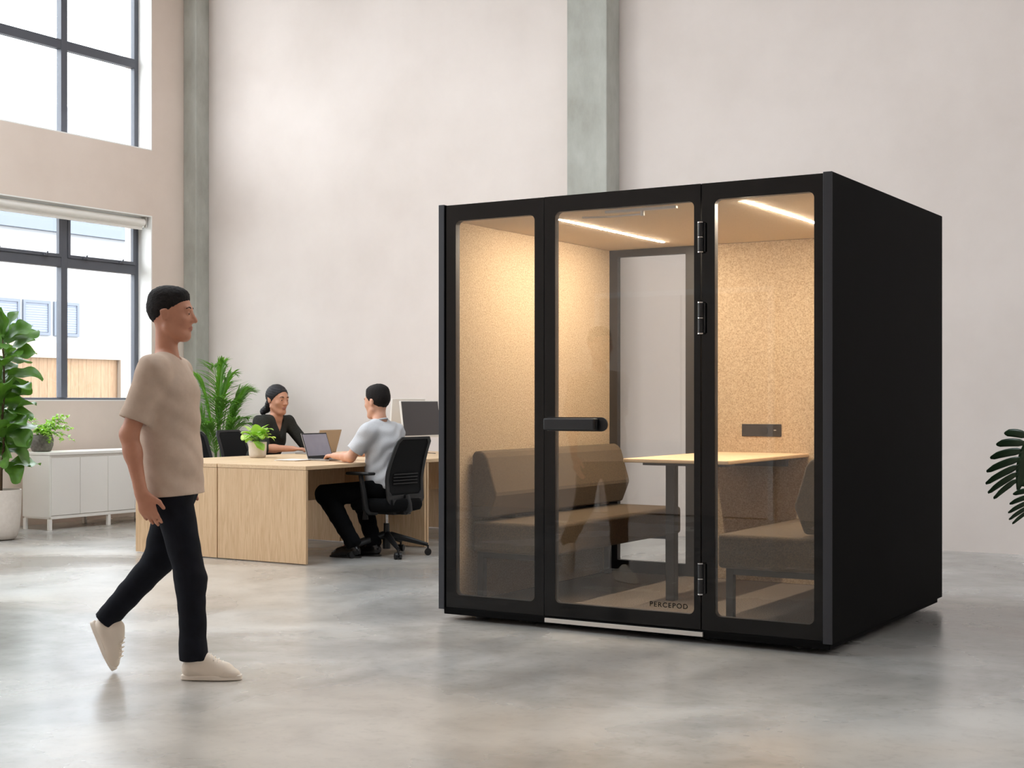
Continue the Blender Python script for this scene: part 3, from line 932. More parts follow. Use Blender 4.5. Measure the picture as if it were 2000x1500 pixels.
monitor('pale monitor seen from behind, left of the dark-screened one', -8.11, 10.98, 11.52, 1.10, -1, math.radians(4), screen_dark, mon_white)
kb = MB().box(-7.36, -7.22, 10.72, 11.14, ZD, ZD + .012)
kb2 = obj('keyboard', kb, mon_white, bevel=.003)
tag(kb2, 'thin white keyboard lying in front of the dark-screened monitor', 'keyboard')
kk = MB()
for i in range(5):
    for j in range(15):
        kk.box(-7.35 + i * .026, -7.33 + i * .026, 10.73 + j * .027, 10.752 + j * .027, ZD + .012, ZD + .015)
obj('keys', kk, paper, kb2)

# ================================================================ PLANTS
def blade(m, base, d, up, L, W, prof, droop=.3, fold=.15, nl=8, nw=4, wave=0.0, twist=0.0, mi=0):
    """Leaf blade from base along d. prof(t) -> half width 0..1; droop bends it towards the ground."""
    base = Vector(base); d = Vector(d).normalized(); up = Vector(up)
    side = d.cross(up)
    if side.length < 1e-3: side = d.cross(Vector((1, 0, 0)))
    side.normalize(); nrm = side.cross(d).normalized()
    rows = []; p = base.copy(); dd = d.copy(); ph = random.random() * 6
    for i in range(nl + 1):
        t = i / nl
        w = max(.0006, prof(t) * W)
        s_ = side * math.cos(twist * t) + nrm * math.sin(twist * t)
        n_ = s_.cross(dd).normalized()
        row = []
        for k in range(nw + 1):
            u = 2 * k / nw - 1
            off = s_ * (w * u) + n_ * (fold * w * abs(u)) + n_ * (wave * W * math.sin(9 * t + ph + (2 if u > 0 else 0)) * abs(u))
            row.append(p + off)
        rows.append(row)
        dd = (dd + Vector((0, 0, -1)) * (droop / nl)).normalized()
        p = p + dd * (L / nl)
    m.strip(rows, mi)

oval = lambda t: math.sin(PI * min(1, t * .93 + .03)) ** .8
fiddle = lambda t: (0.10 + .62 * math.sin(PI * t ** .8) + .42 * math.exp(-((t - .72) / .20) ** 2)) * (1 if t < .93 else .62) * (0 if t > .99 else 1) + .03
heart = lambda t: (min(1, t * 7) ** .5) * (1 - t) ** .6 * 1.15
lance = lambda t: math.sin(PI * min(1, t ** .7 * .98 + .02)) ** .9

def pot(parent, c, prof_out, wall, mat_, soilz, n=56, name='pot'):
    o = [(r, z) for r, z in prof_out]
    i = [(r - wall, z) for r, z in reversed(prof_out) if z > wall]
    obj(name, MB().lathe(c, [(.02, .0)] + o + i + [(.02, i[-1][1])], n), mat_, parent, smooth=50)
    rs = min(r for r, z in prof_out if z >= soilz - .03) - wall
    obj('soil', MB().lathe(c, [(.01, soilz - .01), (rs, soilz - .01), (rs, soilz), (.01, soilz + .008)], 32), soil, parent, smooth=50)

# --- fiddle leaf fig
fx, fy = -10.69, 8.56
fg = thing('fiddle_leaf_fig', 'tall fiddle leaf fig in a rounded off-white pot at the left edge', 'potted plant', (fx, fy, 0))
pot(fg, (fx, fy, 0), [(.11, .002), (.14, .012), (.163, .05), (.176, .12), (.186, .25), (.192, .40), (.193, .452)], .012, pot_m, .425)
random.seed(21)
st = MB()
trunk = [(fx + .02, fy, .42), (fx + .025, fy + .0, .62), (fx + .05, fy + .01, .85), (fx + .04, fy, 1.1), (fx + .065, fy, 1.35), (fx + .06, fy, 1.62), (fx + .045, fy, 1.80)]
st.tube(trunk, [.014, .013, .012, .011, .010, .008, .005], 10)
trunk2 = [(fx - .02, fy, .42), (fx - .06, fy, .7), (fx - .10, fy, 1.0), (fx - .14, fy, 1.3), (fx - .16, fy, 1.55)]
st.tube(trunk2, [.013, .012, .010, .009, .005], 10)
obj('trunk', st, bark, fg, smooth=60)
lv = MB()
def on(tr, t):
    t *= len(tr) - 1; i = min(int(t), len(tr) - 2); f_ = t - i
    return Vector(tr[i]).lerp(Vector(tr[i + 1]), f_)
R_ = Vector((math.cos(YAW), math.sin(YAW), 0)); D_ = Vector((-math.sin(YAW), math.cos(YAW), 0))
def figleaf(b, d, L, W, dr=.7):
    b = Vector(b); d = Vector(d).normalized()
    pe = b + d * .035 + Vector((0, 0, .012))
    lv.tube([b, pe], .003, 6)
    blade(lv, pe, d, Vector((0, 0, 1)) - D_ * random.uniform(.2, 1.3) + R_ * random.uniform(-.5, .5), L, W, fiddle, droop=dr, fold=.22, nl=14, nw=6, wave=.16, twist=random.uniform(-.5, .5))
n = 30
for i in range(n):
    t = .17 + .80 * i / n
    az = i * 2.4 + .4
    dirv = R_ * math.cos(az) + D_ * math.sin(az) * .8 + Vector((0, 0, random.uniform(.3, 1.1)))
    figleaf(on(trunk, t), dirv, random.uniform(.25, .34), random.uniform(.105, .14), random.uniform(.3, 1.1))
for i in range(20):
    t = .25 + .73 * i / 20
    az = i * 2.4 + 1.4
    dirv = R_ * math.cos(az) + D_ * math.sin(az) * .8 + Vector((0, 0, random.uniform(.2, .9)))
    figleaf(on(trunk2, t), dirv, random.uniform(.24, .32), random.uniform(.10, .13), random.uniform(.3, 1.0))
for dx, dz in ((.55, 1.0), (-.4, 1.1), (.05, 1.4), (.9, .5)):
    figleaf(trunk[-1], R_ * dx + D_ * random.uniform(-.4, .4) + Vector((0, 0, dz)), .25, .11, .15)
figleaf(on(trunk, .84), R_ * 1 + Vector((0, 0, .35)), .27, .115, .5)
figleaf(on(trunk, .52), R_ * 1 + D_ * -.3 + Vector((0, 0, .25)), .29, .12, 1.0)
figleaf(on(trunk, .40), R_ * 1 + D_ * -.4 + Vector((0, 0, .10)), .30, .12, 1.2)
figleaf(on(trunk, .30), R_ * 1 + D_ * .2 + Vector((0, 0, -.1)), .27, .11, 1.3)
figleaf(on(trunk, .20), R_ * 1 + D_ * -.3 + Vector((0, 0, -.2)), .23, .10, 1.3)
obj('foliage', lv, leaf_fig, fg, smooth=180)

# --- kentia palm in the corner
kx, ky = -10.72, 11.42
pm = thing('kentia_palm', 'feathery green palm standing by the corner column', 'potted plant', (kx, ky, 0))
pot(pm, (kx, ky, 0), [(.12, .002), (.14, .012), (.17, .15), (.185, .34), (.188, .40)], .012, pot_m, .37)
random.seed(5)
fronds = MB(); stems = MB()
specs = [(1.0, 0, 1.42), (.62, .25, 1.62), (.25, .0, 1.75), (-.30, .2, 1.72), (-.75, -.2, 1.60), (.95, -.45, 1.12), (.5, -.6, 1.30), (-.2, -.7, 1.35), (-.85, .1, 1.25), (.85, .35, 1.45), (.15, .6, 1.5), (1.0, .15, 1.05), (-.5, -.5, 1.05)]
for (a, b, h) in specs:
    out = (R_ * a + D_ * b) * .31
    s0 = Vector((kx + random.uniform(-.05, .05), ky + random.uniform(-.05, .05), .37))
    p1 = s0 + out * .25 + Vector((0, 0, (h - .37) * .62))
    p2 = s0 + out * .65 + Vector((0, 0, (h - .37) * .98))
    p3 = s0 + out * 1.15 + Vector((0, 0, (h - .37) * .93))
    pts = []
    for q in range(19):
        t = q / 18
        pts.append(s0 * (1 - t) ** 3 + p1 * 3 * t * (1 - t) ** 2 + p2 * 3 * t * t * (1 - t) + p3 * t ** 3)
    stems.tube(pts, [.007 - .005 * q / 18 for q in range(19)], 6)
    for q in range(6, 19):
        t = (pts[q] - pts[q - 1]).normalized()
        sd = t.cross(Vector((0, 0, 1))).normalized()
        for half in (0, .5):
            for sg in (-1, 1):
                L = .29 * math.sin(PI * min(1, (q + half - 5) / 15 + .12)) + .07
                dv = sd * sg * (.95 if q < 17 else .35) + t * .75 + Vector((0, 0, random.uniform(.1, .35)))
                blade(fronds, pts[q - 1].lerp(pts[q], half), dv, Vector((0, 0, 1)), L * random.uniform(.85, 1.1), .0105, lance, droop=random.uniform(.4, 1.0), fold=.3, nl=6, nw=2)
obj('stems', stems, green_stem, pm, smooth=60)
obj('foliage', fronds, leaf_palm, pm, smooth=180)

# --- small plant in a white pot on the desk
dx_, dy_ = -8.46, 9.50
dp = thing('desk_plant', 'bushy yellow-green leafed plant in a small white pot on the desk', 'potted plant', (dx_, dy_, ZD))
pot(dp, (dx_, dy_, ZD), [(.06, .001), (.068, .006), (.075, .03), (.078, .08), (.080, .138)], .005, pot_m, .125, 40)
random.seed(12)
fo = MB(); sm = MB()
for i in range(34):
    az = i * 2.4 + random.uniform(-.3, .3); el = random.uniform(.05, 1.35)
    r0 = Vector((math.cos(az) * math.cos(el), math.sin(az) * math.cos(el), math.sin(el)))
    b = Vector((dx_, dy_, ZD + .125)); e = b + r0 * random.uniform(.05, .12) + Vector((0, 0, .02))
    sm.tube([b, (b + e) / 2 + Vector((0, 0, .01)), e], .0018, 5)
    blade(fo, e, r0 + Vector((0, 0, random.uniform(-.4, .3))), Vector((0, 0, 1)), random.uniform(.075, .10), random.uniform(.042, .056), heart, droop=random.uniform(.8, 2.0), fold=.2, nl=7, nw=4, mi=(1 if i % 4 == 0 else 0))
for i in range(5):
    e = Vector((dx_, dy_, ZD + .145 - .006 * i)) - D_ * .088 + R_ * (.012 * i - .01)
    blade(fo, e, R_ * .6 - D_ * .7 + Vector((0, 0, .1)), Vector((0, 0, 1)), .085, .032, heart, droop=2.2, fold=.2, nl=7, nw=4)
obj('stems', sm, green_stem, dp, smooth=60)
obj('foliage', fo, [leaf_lime, leaf_var], dp, smooth=180)

# --- trailing plant on the sideboard
tx, ty = -11.255, 9.51
tp = thing('trailing_plant', 'bright green trailing plant in a grey stone pot on the sideboard', 'potted plant', (tx, ty, ZD))
pot(tp, (tx, ty, ZD), [(.07, .001), (.09, .006), (.11, .06), (.115, .12), (.10, .165)], .008, stone_pot, .145, 40)
random.seed(33)
fo = MB(); sm = MB()
for i in range(26):
    az = random.uniform(-1.3, 1.3) if i % 3 else random.uniform(0, 6.28)
    o_ = R_ * math.cos(az) - D_ * math.sin(az)
    b = Vector((tx, ty, ZD + .15)); reach = random.uniform(.08, .30)
    e = b + o_ * reach + Vector((0, 0, random.uniform(.02, .22) if i % 4 else random.uniform(-.08, .0)))
    mid = (b + e) / 2 + Vector((0, 0, .10))
    pts = [b * (1 - t) ** 2 + mid * 2 * t * (1 - t) + e * t * t for t in [k / 8 for k in range(9)]]
    for p in pts: p.z = max(p.z, ZD + .02)
    sm.tube(pts, .0016, 5)
    for k in range(2, 9):
        for q in range(3):
            dv = Vector((random.uniform(-1, 1), random.uniform(-1, 1), random.uniform(-.2, .8)))
            blade(fo, pts[k], dv, Vector((0, 0, 1)), random.uniform(.03, .05), random.uniform(.011, .018), oval, droop=.8, fold=.2, nl=4, nw=2)
obj('stems', sm, green_stem, tp, smooth=60)
obj('foliage', fo, leaf_lime, tp, smooth=180)

# --- monstera at the right edge (pot just outside the frame)
mx_, my_ = -1.52, 8.75
mn = thing('monstera', 'dark split-leaved monstera reaching in from the right edge', 'potted plant', (mx_, my_, 0))
pot(mn, (mx_, my_, 0), [(.12, .002), (.15, .012), (.18, .15), (.19, .34), (.19, .38)], .012, pot_m, .35)
def monstera_leaf(m, base, d, nrm, L, W, seed):
    rnd = random.Random(seed)
    d = Vector(d).normalized(); nrm = Vector(nrm); s = d.cross(nrm).normalized(); nrm = s.cross(d).normalized()
    base = Vector(base)
    P = lambda u, v: base + d * (u * L) + s * (v * W) + nrm * (-.10 * L * u * u - .25 * W * v * v) 
    # web along the midrib
    rows = []
    for i in range(13):
        u = -.05 + 1.03 * i / 12
        w = .20 * math.sin(PI * min(1, max(0.03, (u + .1) / 1.12))) + .02
        rows.append([P(u, -w), P(u, -w / 2), P(u, 0), P(u, w / 2), P(u, w)])
    m.strip(rows)
    for sg in (-1, 1):
        nl = 7
        for k in range(nl):
            u0 = -.02 + .86 * k / nl
            reach = math.sin(PI * min(1, (u0 + .30) / 1.22)) ** .7
            a0 = math.radians(104 - 13.5 * k)
            rows = []
            wl0 = .86 / nl
            for q in range(9):
                t = q / 8
                v = .08 + (reach - .08) * t
                uc = u0 + wl0 * .5 + (v) * math.cos(a0) * .55 + .10 * t * t
                hw_ = wl0 * (.36 + .25 * math.sin(PI * (t * .75 + .1)) ) * (1 if t < .88 else .55) * (1 if t > .2 else .75)
                rows.append([P(uc - hw_, sg * v), P(uc - hw_ * .3, sg * (v + .03)), P(uc + hw_ * .4, sg * (v + .03)), P(uc + hw_, sg * v)])
            m.strip(rows)
ml = MB(); ms_ = MB()
random.seed(3)
def mleaf(tip_base, d, nrm, L, W, seed):
    b = Vector((mx_ + .02, my_, .36)); e = Vector(tip_base); mid = (b + e) / 2 + Vector((.03, 0, .25))
    pts = [b * (1 - t) ** 2 + mid * 2 * t * (1 - t) + e * t * t for t in [k / 10 for k in range(11)]]
    ms_.tube(pts, .006, 8)
    monstera_leaf(ml, e, d, nrm, L, W, seed)
C_ = -D_
mleaf((-1.78, 8.62, 1.05), R_ * -.28 - D_ * .1 + Vector((0, 0, -1)), C_ + Vector((0, 0, .4)) - R_ * .3, .33, .19, 1)
mleaf((-1.72, 8.60, .80), R_ * -.35 - D_ * .1 + Vector((0, 0, -1)), C_ + Vector((0, 0, .4)) - R_ * .2, .24, .12, 2)
mleaf((-1.30, 8.80, 1.15), R_ * .6 + Vector((0, 0, -.5)), C_ + Vector((0, 0, .8)), .33, .19, 3)
mleaf((-1.45, 8.95, 1.25), D_ * .6 + Vector((0, 0, .1)), Vector((0, 0, 1)), .33, .19, 4)
mleaf((-1.40, 8.45, .85), -D_ * .5 + R_ * .4 + Vector((0, 0, -.5)), C_ + Vector((0, 0, .8)), .30, .17, 5)
mleaf((-1.25, 8.9, .75), R_ * .8 + Vector((0, 0, -.5)), Vector((.3, 0, 1)), .30, .17, 6)
obj('stems', ms_, green_stem, mn, smooth=60)
obj('foliage', ml, leaf_mon, mn, smooth=180, solid=.0015)

# ================================================================ PEOPLE: one continuous surface grown from blended limbs
V = lambda *a: np.array(a, float)
def unit(a): a = np.array(a, float); return a / np.linalg.norm(a)


class Field:
    """Smoothly blended volume sampled on a grid, turned into ONE mesh by surface nets."""
    def __init__(s, vox): s.vox = vox; s.P = []
    def cap(s, a, b, ra, rb, k=.02, flat=None, cuts=(), sub=False):
        a = np.array(a, float); b = np.array(b, float)
        def fn(p):
            q = p - a; ba = b - a
            if flat is not None:
                ax, ratio = flat
                q = q + (q @ ax)[..., None] * ax * (1 / ratio - 1)
                ba = ba + (ba @ ax) * ax * (1 / ratio - 1)
            t = np.clip((q @ ba) / max(ba @ ba, 1e-9), 0, 1)
            return np.linalg.norm(q - t[..., None] * ba, axis=-1) - (ra + (rb - ra) * t)
        r = max(ra, rb)
        s.P.append((fn, np.minimum(a, b) - r, np.maximum(a, b) + r, k, cuts, sub)); return s
    def ell(s, c, r, R=None, k=.02, cuts=(), sub=False):
        c = np.array(c, float); r = np.array(r, float)
        R_ = np.eye(3) if R is None else R
        def fn(p):
            q = (p - c) @ R_
            k0 = np.linalg.norm(q / r, axis=-1); k1 = np.linalg.norm(q / (r * r), axis=-1)
            return k0 * (k0 - 1) / np.maximum(k1, 1e-9)
        m = np.abs(R_) @ r
        s.P.append((fn, c - m, c + m, k, cuts, sub)); return s
    def mesh(s, cuts=(), noise=None):
        vox = s.vox
        U = [p for p in s.P if not p[5]]
        lo = np.min([p[1] for p in U], 0) - 4 * vox - .01; hi = np.max([p[2] for p in U], 0) + 4 * vox + .01
        n = np.ceil((hi - lo) / vox).astype(int) + 1
        F = np.full(tuple(n), 1.0, np.float32)
        for fn, a, b, k, cs, sub in s.P:
            pad = k + 2 * vox + .004
            i0 = np.maximum(((a - pad - lo) / vox).astype(int), 0); i1 = np.minimum(((b + pad - lo) / vox).astype(int) + 2, n)
            if np.any(i1 <= i0): continue
            g = np.stack(np.meshgrid(*[lo[i] + vox * np.arange(i0[i], i1[i]) for i in range(3)], indexing='ij'), -1)
            d = fn(g)
            for (pt, nn) in cs:
                d = np.maximum(d, (g - np.array(pt)) @ np.array(nn))
            sl = tuple(slice(i0[i], i1[i]) for i in range(3))
            f = F[sl]
            if sub:
                d = -d
                h = np.maximum(k - np.abs(f - d), 0) / max(k, 1e-6)
                F[sl] = np.maximum(f, d) + h * h * k * .25
            else:
                h = np.maximum(k - np.abs(f - d), 0) / max(k, 1e-6)
                F[sl] = np.minimum(f, d) - h * h * k * .25
        if noise is not None or cuts:
            ids = np.argwhere(np.abs(F) < .04) if not cuts else np.argwhere(F < .04)
            p = lo + ids * vox
            v = F[tuple(ids.T)]
            if noise is not None: v = v + noise(p)
            for (pt, nn) in cuts: v = np.maximum(v, (p - np.array(pt)) @ np.array(nn))
            F[tuple(ids.T)] = v
        F[0] = 1; F[-1] = 1; F[:, 0] = 1; F[:, -1] = 1; F[:, :, 0] = 1; F[:, :, -1] = 1
        return nets(F, lo, vox)


def nets(F, lo, vox):
    I = F < 0
    c = [I[i:I.shape[0] - 1 + i, j:I.shape[1] - 1 + j, k:I.shape[2] - 1 + k] for i in (0, 1) for j in (0, 1) for k in (0, 1)]
    cnt = sum(x.astype(np.int8) for x in c)
    act = np.argwhere((cnt > 0) & (cnt < 8))
    idx = np.full(cnt.shape, -1, np.int32); idx[tuple(act.T)] = np.arange(len(act))
    offs = np.array([(i, j, k) for i in (0, 1) for j in (0, 1) for k in (0, 1)])
    vals = np.stack([F[tuple((act + o).T)] for o in offs], 1)
    acc = np.zeros((len(act), 3)); num = np.zeros(len(act))
    for a in range(8):
        for b in range(a + 1, 8):
            if np.abs(offs[a] - offs[b]).sum() != 1: continue
            va, vb = vals[:, a], vals[:, b]
            m = (va < 0) != (vb < 0)
            t = np.where(m, va / np.where(m, va - vb, 1), 0)
            acc += np.where(m[:, None], offs[a] + t[:, None] * (offs[b] - offs[a]), 0); num += m
    verts = lo + (act + acc / num[:, None]) * vox
    quads = []
    for ax in range(3):
        o = [0, 0, 0]; o[ax] = 1
        sh = list(F.shape); 
        A = I[:sh[0] - o[0], :sh[1] - o[1], :sh[2] - o[2]]; B = I[o[0]:, o[1]:, o[2]:]
        e = np.argwhere(A != B)
        u, w = [(1, 2), (2, 0), (0, 1)][ax]
        e = e[(e[:, u] > 0) & (e[:, w] > 0) & (e[:, u] < sh[u] - 1) & (e[:, w] < sh[w] - 1)]
        du = np.zeros(3, int); du[u] = 1; dw = np.zeros(3, int); dw[w] = 1
        q = np.stack([idx[tuple((e - du - dw).T)], idx[tuple((e - dw).T)], idx[tuple(e.T)], idx[tuple((e - du).T)]], 1)
        flip = ~A[tuple(e.T)]
        q[flip] = q[flip][:, ::-1]
        quads.append(q)
    q = np.concatenate(quads)
    q = q[(q >= 0).all(1)]
    return verts, q


def put(name, vf, mats, parent=None, pick=None, relax=1, org=None):
    verts, quads = vf
    # light relaxation
    for _ in range(relax):
        acc = np.zeros_like(verts); num = np.zeros(len(verts))
        for a in range(4):
            b = (a + 1) % 4
            np.add.at(acc, quads[:, a], verts[quads[:, b]]); np.add.at(num, quads[:, a], 1)
            np.add.at(acc, quads[:, b], verts[quads[:, a]]); np.add.at(num, quads[:, b], 1)
        verts = verts * .45 + .55 * acc / np.maximum(num, 1)[:, None]
    if parent is not None: org = WORLD[parent.name]
    org = np.array(org, float)
    me = bpy.data.meshes.new(name)
    me.vertices.add(len(verts)); me.vertices.foreach_set('co', (verts - org).astype(np.float32).ravel())
    me.loops.add(len(quads) * 4); me.loops.foreach_set('vertex_index', quads.astype(np.int32).ravel())
    me.polygons.add(len(quads)); me.polygons.foreach_set('loop_start', np.arange(0, len(quads) * 4, 4, dtype=np.int32))
    if not isinstance(mats, (list, tuple)): mats = [mats]
    for m in mats: me.materials.append(m)
    if pick is not None:
        cen = verts[quads].mean(1)
        me.polygons.foreach_set('material_index', pick(cen).astype(np.int32))
    me.update(calc_edges=True); me.validate()
    me.polygons.foreach_set('use_smooth', [True] * len(me.polygons))
    o = bpy.data.objects.new(name, me); link(o, parent)
    if parent is None: o.location = tuple(org)
    WORLD[o.name] = tuple(org)
    return o


def folds(amp, scale, dirv, seed=0.0):
    """Cloth folds: low ridges running across dirv."""
    dirv = unit(dirv)
    def f(p):
        a = p @ dirv
        x, y, z = p[:, 0], p[:, 1], p[:, 2]
        w = .6 * np.sin(9 * x + 7 * z + seed) + .6 * np.sin(11 * y - 8 * z + 2 * seed) + .4 * np.sin(17 * (x + y) + 13 * z)
        mask = .5 + .5 * np.sin(6 * x - 5 * y + 7 * z + seed * 1.7)
        return amp * mask * np.sin(a * scale + w * 2.2) + amp * .35 * np.sin(a * scale * 1.9 - w * 3)
    return f


def frame3(S, F, U): return np.stack([S, F, U], 1)


def head(f, C, F, U, s=1.0, ears=True, female=False):
    S = np.cross(U, F); R = frame3(S, F, U)
    P = lambda a, b, c: C + (S * a + F * b + U * c) * s
    f.ell(P(0, -.008, .028), V(.074, .094, .088) * s, R, .02)
    f.ell(P(0, .022, -.028), V(.061, .070, .082) * s, R, .03)
    f.ell(P(0, .062, -.092), V(.026, .024, .022) * s, R, .030)
    for g in (-1, 1):
        f.cap(P(g * .054, .0, -.058), P(g * .020, .060, -.096), .017 * s, .018 * s, .022)
        f.ell(P(g * .040, .060, -.022), V(.020, .016, .016) * s, R, .02)                      # cheekbone
    f.cap(P(-.034, .078, .024), P(.034, .078, .024), .011 * s, .011 * s, .014)                # brow
    for g in (-1, 1):
        f.ell(P(g * .031, .098, .004), V(.017, .014, .011) * s, R, .012, sub=True)            # sockets
        f.ell(P(g * .031, .0755, .003), V(.0125, .0125, .0115) * s, R, .003)
    f.cap(P(0, .086, .012), P(0, .106, -.026), .0075 * s, .0115 * s, .012)                    # nose
    for g in (-1, 1): f.ell(P(g * .011, .094, -.030), V(.008, .010, .008) * s, R, .006)
    f.ell(P(0, .086, -.055), V(.022, .010, .0055) * s, R, .004)
    f.ell(P(0, .085, -.065), V(.019, .010, .0065) * s, R, .004)
    f.ell(P(0, .098, -.0598), V(.022, .012, .0012) * s, R, .002, sub=True)
    if ears:
        for g in (-1, 1):
            f.ell(P(g * .074, -.012, -.006), V(.007, .016, .027) * s, R, .006)
            f.cap(P(g * .079, -.025, .010), P(g * .077, -.021, -.014), .005 * s, .004 * s, .004)
            f.cap(P(g * .079, -.025, .010), P(g * .076, -.004, .017), .005 * s, .004 * s, .004)
    return P, R, S


def hand(f, W, D, Np, T, curl=.5, s=1.0, spread=.03, thumb=.6):
    """W wrist, D finger direction, Np palm normal (palm side), T thumb side."""
    D, Np, T = unit(D), unit(Np), unit(T)
    f.cap(W + D * .015 * s, W + D * .075 * s, .026 * s, .038 * s, .015, flat=(Np, .42))
    for i, (o, l) in enumerate(((.028, .070), (.0095, .078), (-.0095, .073), (-.027, .058))):
        b = W + (D * (.088 - abs(i - 1.2) * .005) + T * o) * s
        d = unit(D + T * (o * spread * 20)); a = 0
        for seg, (fr, r0, r1) in enumerate(((.45, .0092, .0083), (.31, .0083, .0076), (.24, .0076, .0064))):
            a += curl * (.5 if seg == 0 else .75)
            dd = d * math.cos(a) + Np * math.sin(a)
            e = b + dd * l * fr * s
            f.cap(b, e, r0 * s, r1 * s, .004 if seg else .008); b = e
    b = W + (D * .028 + T * .030) * s
    d = unit(D * .62 + T * .72 + Np * .25 * thumb)
    e = b + d * .042 * s; f.cap(b - d * .012 * s, e, .0145 * s, .0105 * s, .010)
    d2 = unit(D * .9 + T * .25 + Np * .35 * thumb)
    f.cap(e, e + d2 * .032 * s, .0102 * s, .0078 * s, .004)


def shoe(f, heel, toe, up, s=1.0, ankle=None, sneaker=True):
    """Upper of a shoe between heel and toe points on the sole plane."""
    d = unit(toe - heel); L = np.linalg.norm(toe - heel); up = unit(up); sd = np.cross(d, up)
    hb = heel + d * .035 + up * .045; ball = toe - d * .075 + up * .032
    f.cap(hb, ball, .036 * s, .040 * s, .02)
    f.cap(ball, toe - d * .040 + up * .022, .040 * s, .036 * s, .02, flat=(up, .8))
    f.cap(heel + d * .045 + up * .06, heel + d * .060 + up * .088, .038 * s, .036 * s, .02)
    f.cap(heel + d * .085 + up * .086, ball + up * .012, .035 * s, .030 * s, .02)
    f.cap(heel + d * .070 + up * .100, heel + d * .11 + up * .088, .036 * s, .030 * s, .015)
    return d, up, sd


def sole_mesh(heel, toe, up, th=.022, w=.0405, lift=0.0):
    m = MB(); d = unit(toe - heel); L = np.linalg.norm(toe - heel); up = unit(up); sd = np.cross(d, up)
    pts = []
    for k in range(40):
        a = 2 * PI * k / 40
        t = (1 - math.cos(a)) / 2
        wd = w * (.78 + .26 * math.exp(-((t - .70) / .25) ** 2)) * (abs(math.sin(a)) ** .5) * (1 if math.sin(a) >= 0 else -1)
        pts.append(heel + d * (t * (L + .008) - .004) + sd * wd)
    n = len(pts)
    rows = [[p + up * lift for p in pts], [p + up * (lift + th) for p in pts]]
    base = len(m.v)
    for r in rows: m.v.extend([tuple(x) for x in r])
    for k in range(n):
        j = (k + 1) % n
        m.f.append((k, j, n + j, n + k)); m.mi.append(0)
    m.f.append(tuple(range(n))[::-1]); m.f.append(tuple(range(n, 2 * n))); m.mi += [0, 0]
    return m

skin1 = surf('warm_tan_skin', (192, 138, 112), 0.5, 0.4, var=(180, 124, 100), vscale=14)
skin2 = surf('light_brown_skin', (200, 148, 120), 0.5, 0.4, var=(188, 132, 104), vscale=14)
skin3 = surf('fair_skin', (212, 164, 138), 0.5, 0.4, var=(204, 150, 124), vscale=14)
lip_m = surf('muted_lip', (172, 112, 96), 0.45, 0.4)
eye_w = surf('eye_white', (225, 220, 214), 0.2, 0.5)
hair_m = surf('near_black_hair', (16, 13, 12), 0.75, 0.2, var=(34, 28, 26), vscale=120, vdetail=3, bump=.8, bscale=160, bdist=.004)
hair2_m = surf('pulled_back_dark_hair', (17, 15, 16), 0.55, 0.3, var=(38, 36, 39), vscale=60, vdetail=3, stretch=(1, 1, 3), bump=.6, bscale=120, bdist=.003)
tee_tan = surf('taupe_cotton_tee', (192, 172, 156), 0.9, 0.1, var=(184, 164, 148), vscale=30, bump=.3, bscale=300, bdist=.001)
tee_grey = surf('heather_grey_tee', (200, 200, 203), 0.9, 0.1, var=(182, 182, 185), vscale=220, vdetail=2, bump=.3, bscale=300, bdist=.001)
top_green = surf('dark_olive_knit', (58, 58, 54), 0.9, 0.1, var=(44, 44, 41), vscale=90, bump=.3, bscale=200, bdist=.001)
denim = surf('black_navy_trousers', (18, 19, 24), 0.85, 0.15, var=(24, 26, 34), vscale=20, bump=.3, bscale=300, bdist=.001)
blk_trs = surf('black_trousers', (14, 14, 16), 0.9, 0.1)
sneaker_m = surf('off_white_sneaker', (226, 214, 200), 0.6, 0.3)
sole_m = surf('white_rubber_sole', (236, 226, 214), 0.5, 0.4)
shoe_blk = surf('black_shoe_leather', (18, 16, 16), 0.25, 0.5)


def eyes(parent, P, s):
    for g in (-1, 1):
        m = MB()
        c = Vector(P(g * .031, .0790, .002)); 
        ax = Vector(P(0, 1, 0)) - Vector(P(0, 0, 0)); ax.normalize()
        m.tube([c + ax * .0035, c + ax * .0092], .0048 * s, 14)
        obj('iris', m, key_m, parent, smooth=50)
        b = MB()
        b.tube([P(g * .014, .0893, .026), P(g * .024, .0888, .0290), P(g * .036, .0850, .0295), P(g * .047, .0775, .024)], [.0028 * s, .0038 * s, .0034 * s, .002 * s], 8)
        obj('eyebrow', b, hair_m, parent, smooth=60)


def short_hair(parent, C, F, U, s, mat_, vox=.004, nape=(-.088, -.045)):
    S = np.cross(U, F); R = frame3(S, F, U)
    f = Field(vox)
    dn = V(nape[0] - .076, nape[1] - .062); dn = dn / np.linalg.norm(dn)
    cuts = [(C + (F * .076 + U * .062) * s, F * -dn[1] + U * dn[0]), (C + U * (nape[1] - .01) * s, -U)]
    f.ell(C + (U * .031 - F * .010) * s, V(.0770, .0970, .0915) * s, R, .01, cuts=cuts)
    f.ell(C + (U * .082 + F * .034) * s, V(.052, .044, .034) * s, R, .02, cuts=cuts)
    f.ell(C + (U * .076 - F * .02) * s, V(.064, .076, .046) * s, R, .02, cuts=cuts)
    def nz(p):
        return .0022 * np.sin(p[:, 0] * 210 + 3 * np.sin(p[:, 1] * 90)) * np.sin(p[:, 1] * 190 + 2 * np.sin(p[:, 2] * 110)) * np.sin(p[:, 2] * 200)
    return put('hair', f.mesh(noise=nz), mat_, parent)


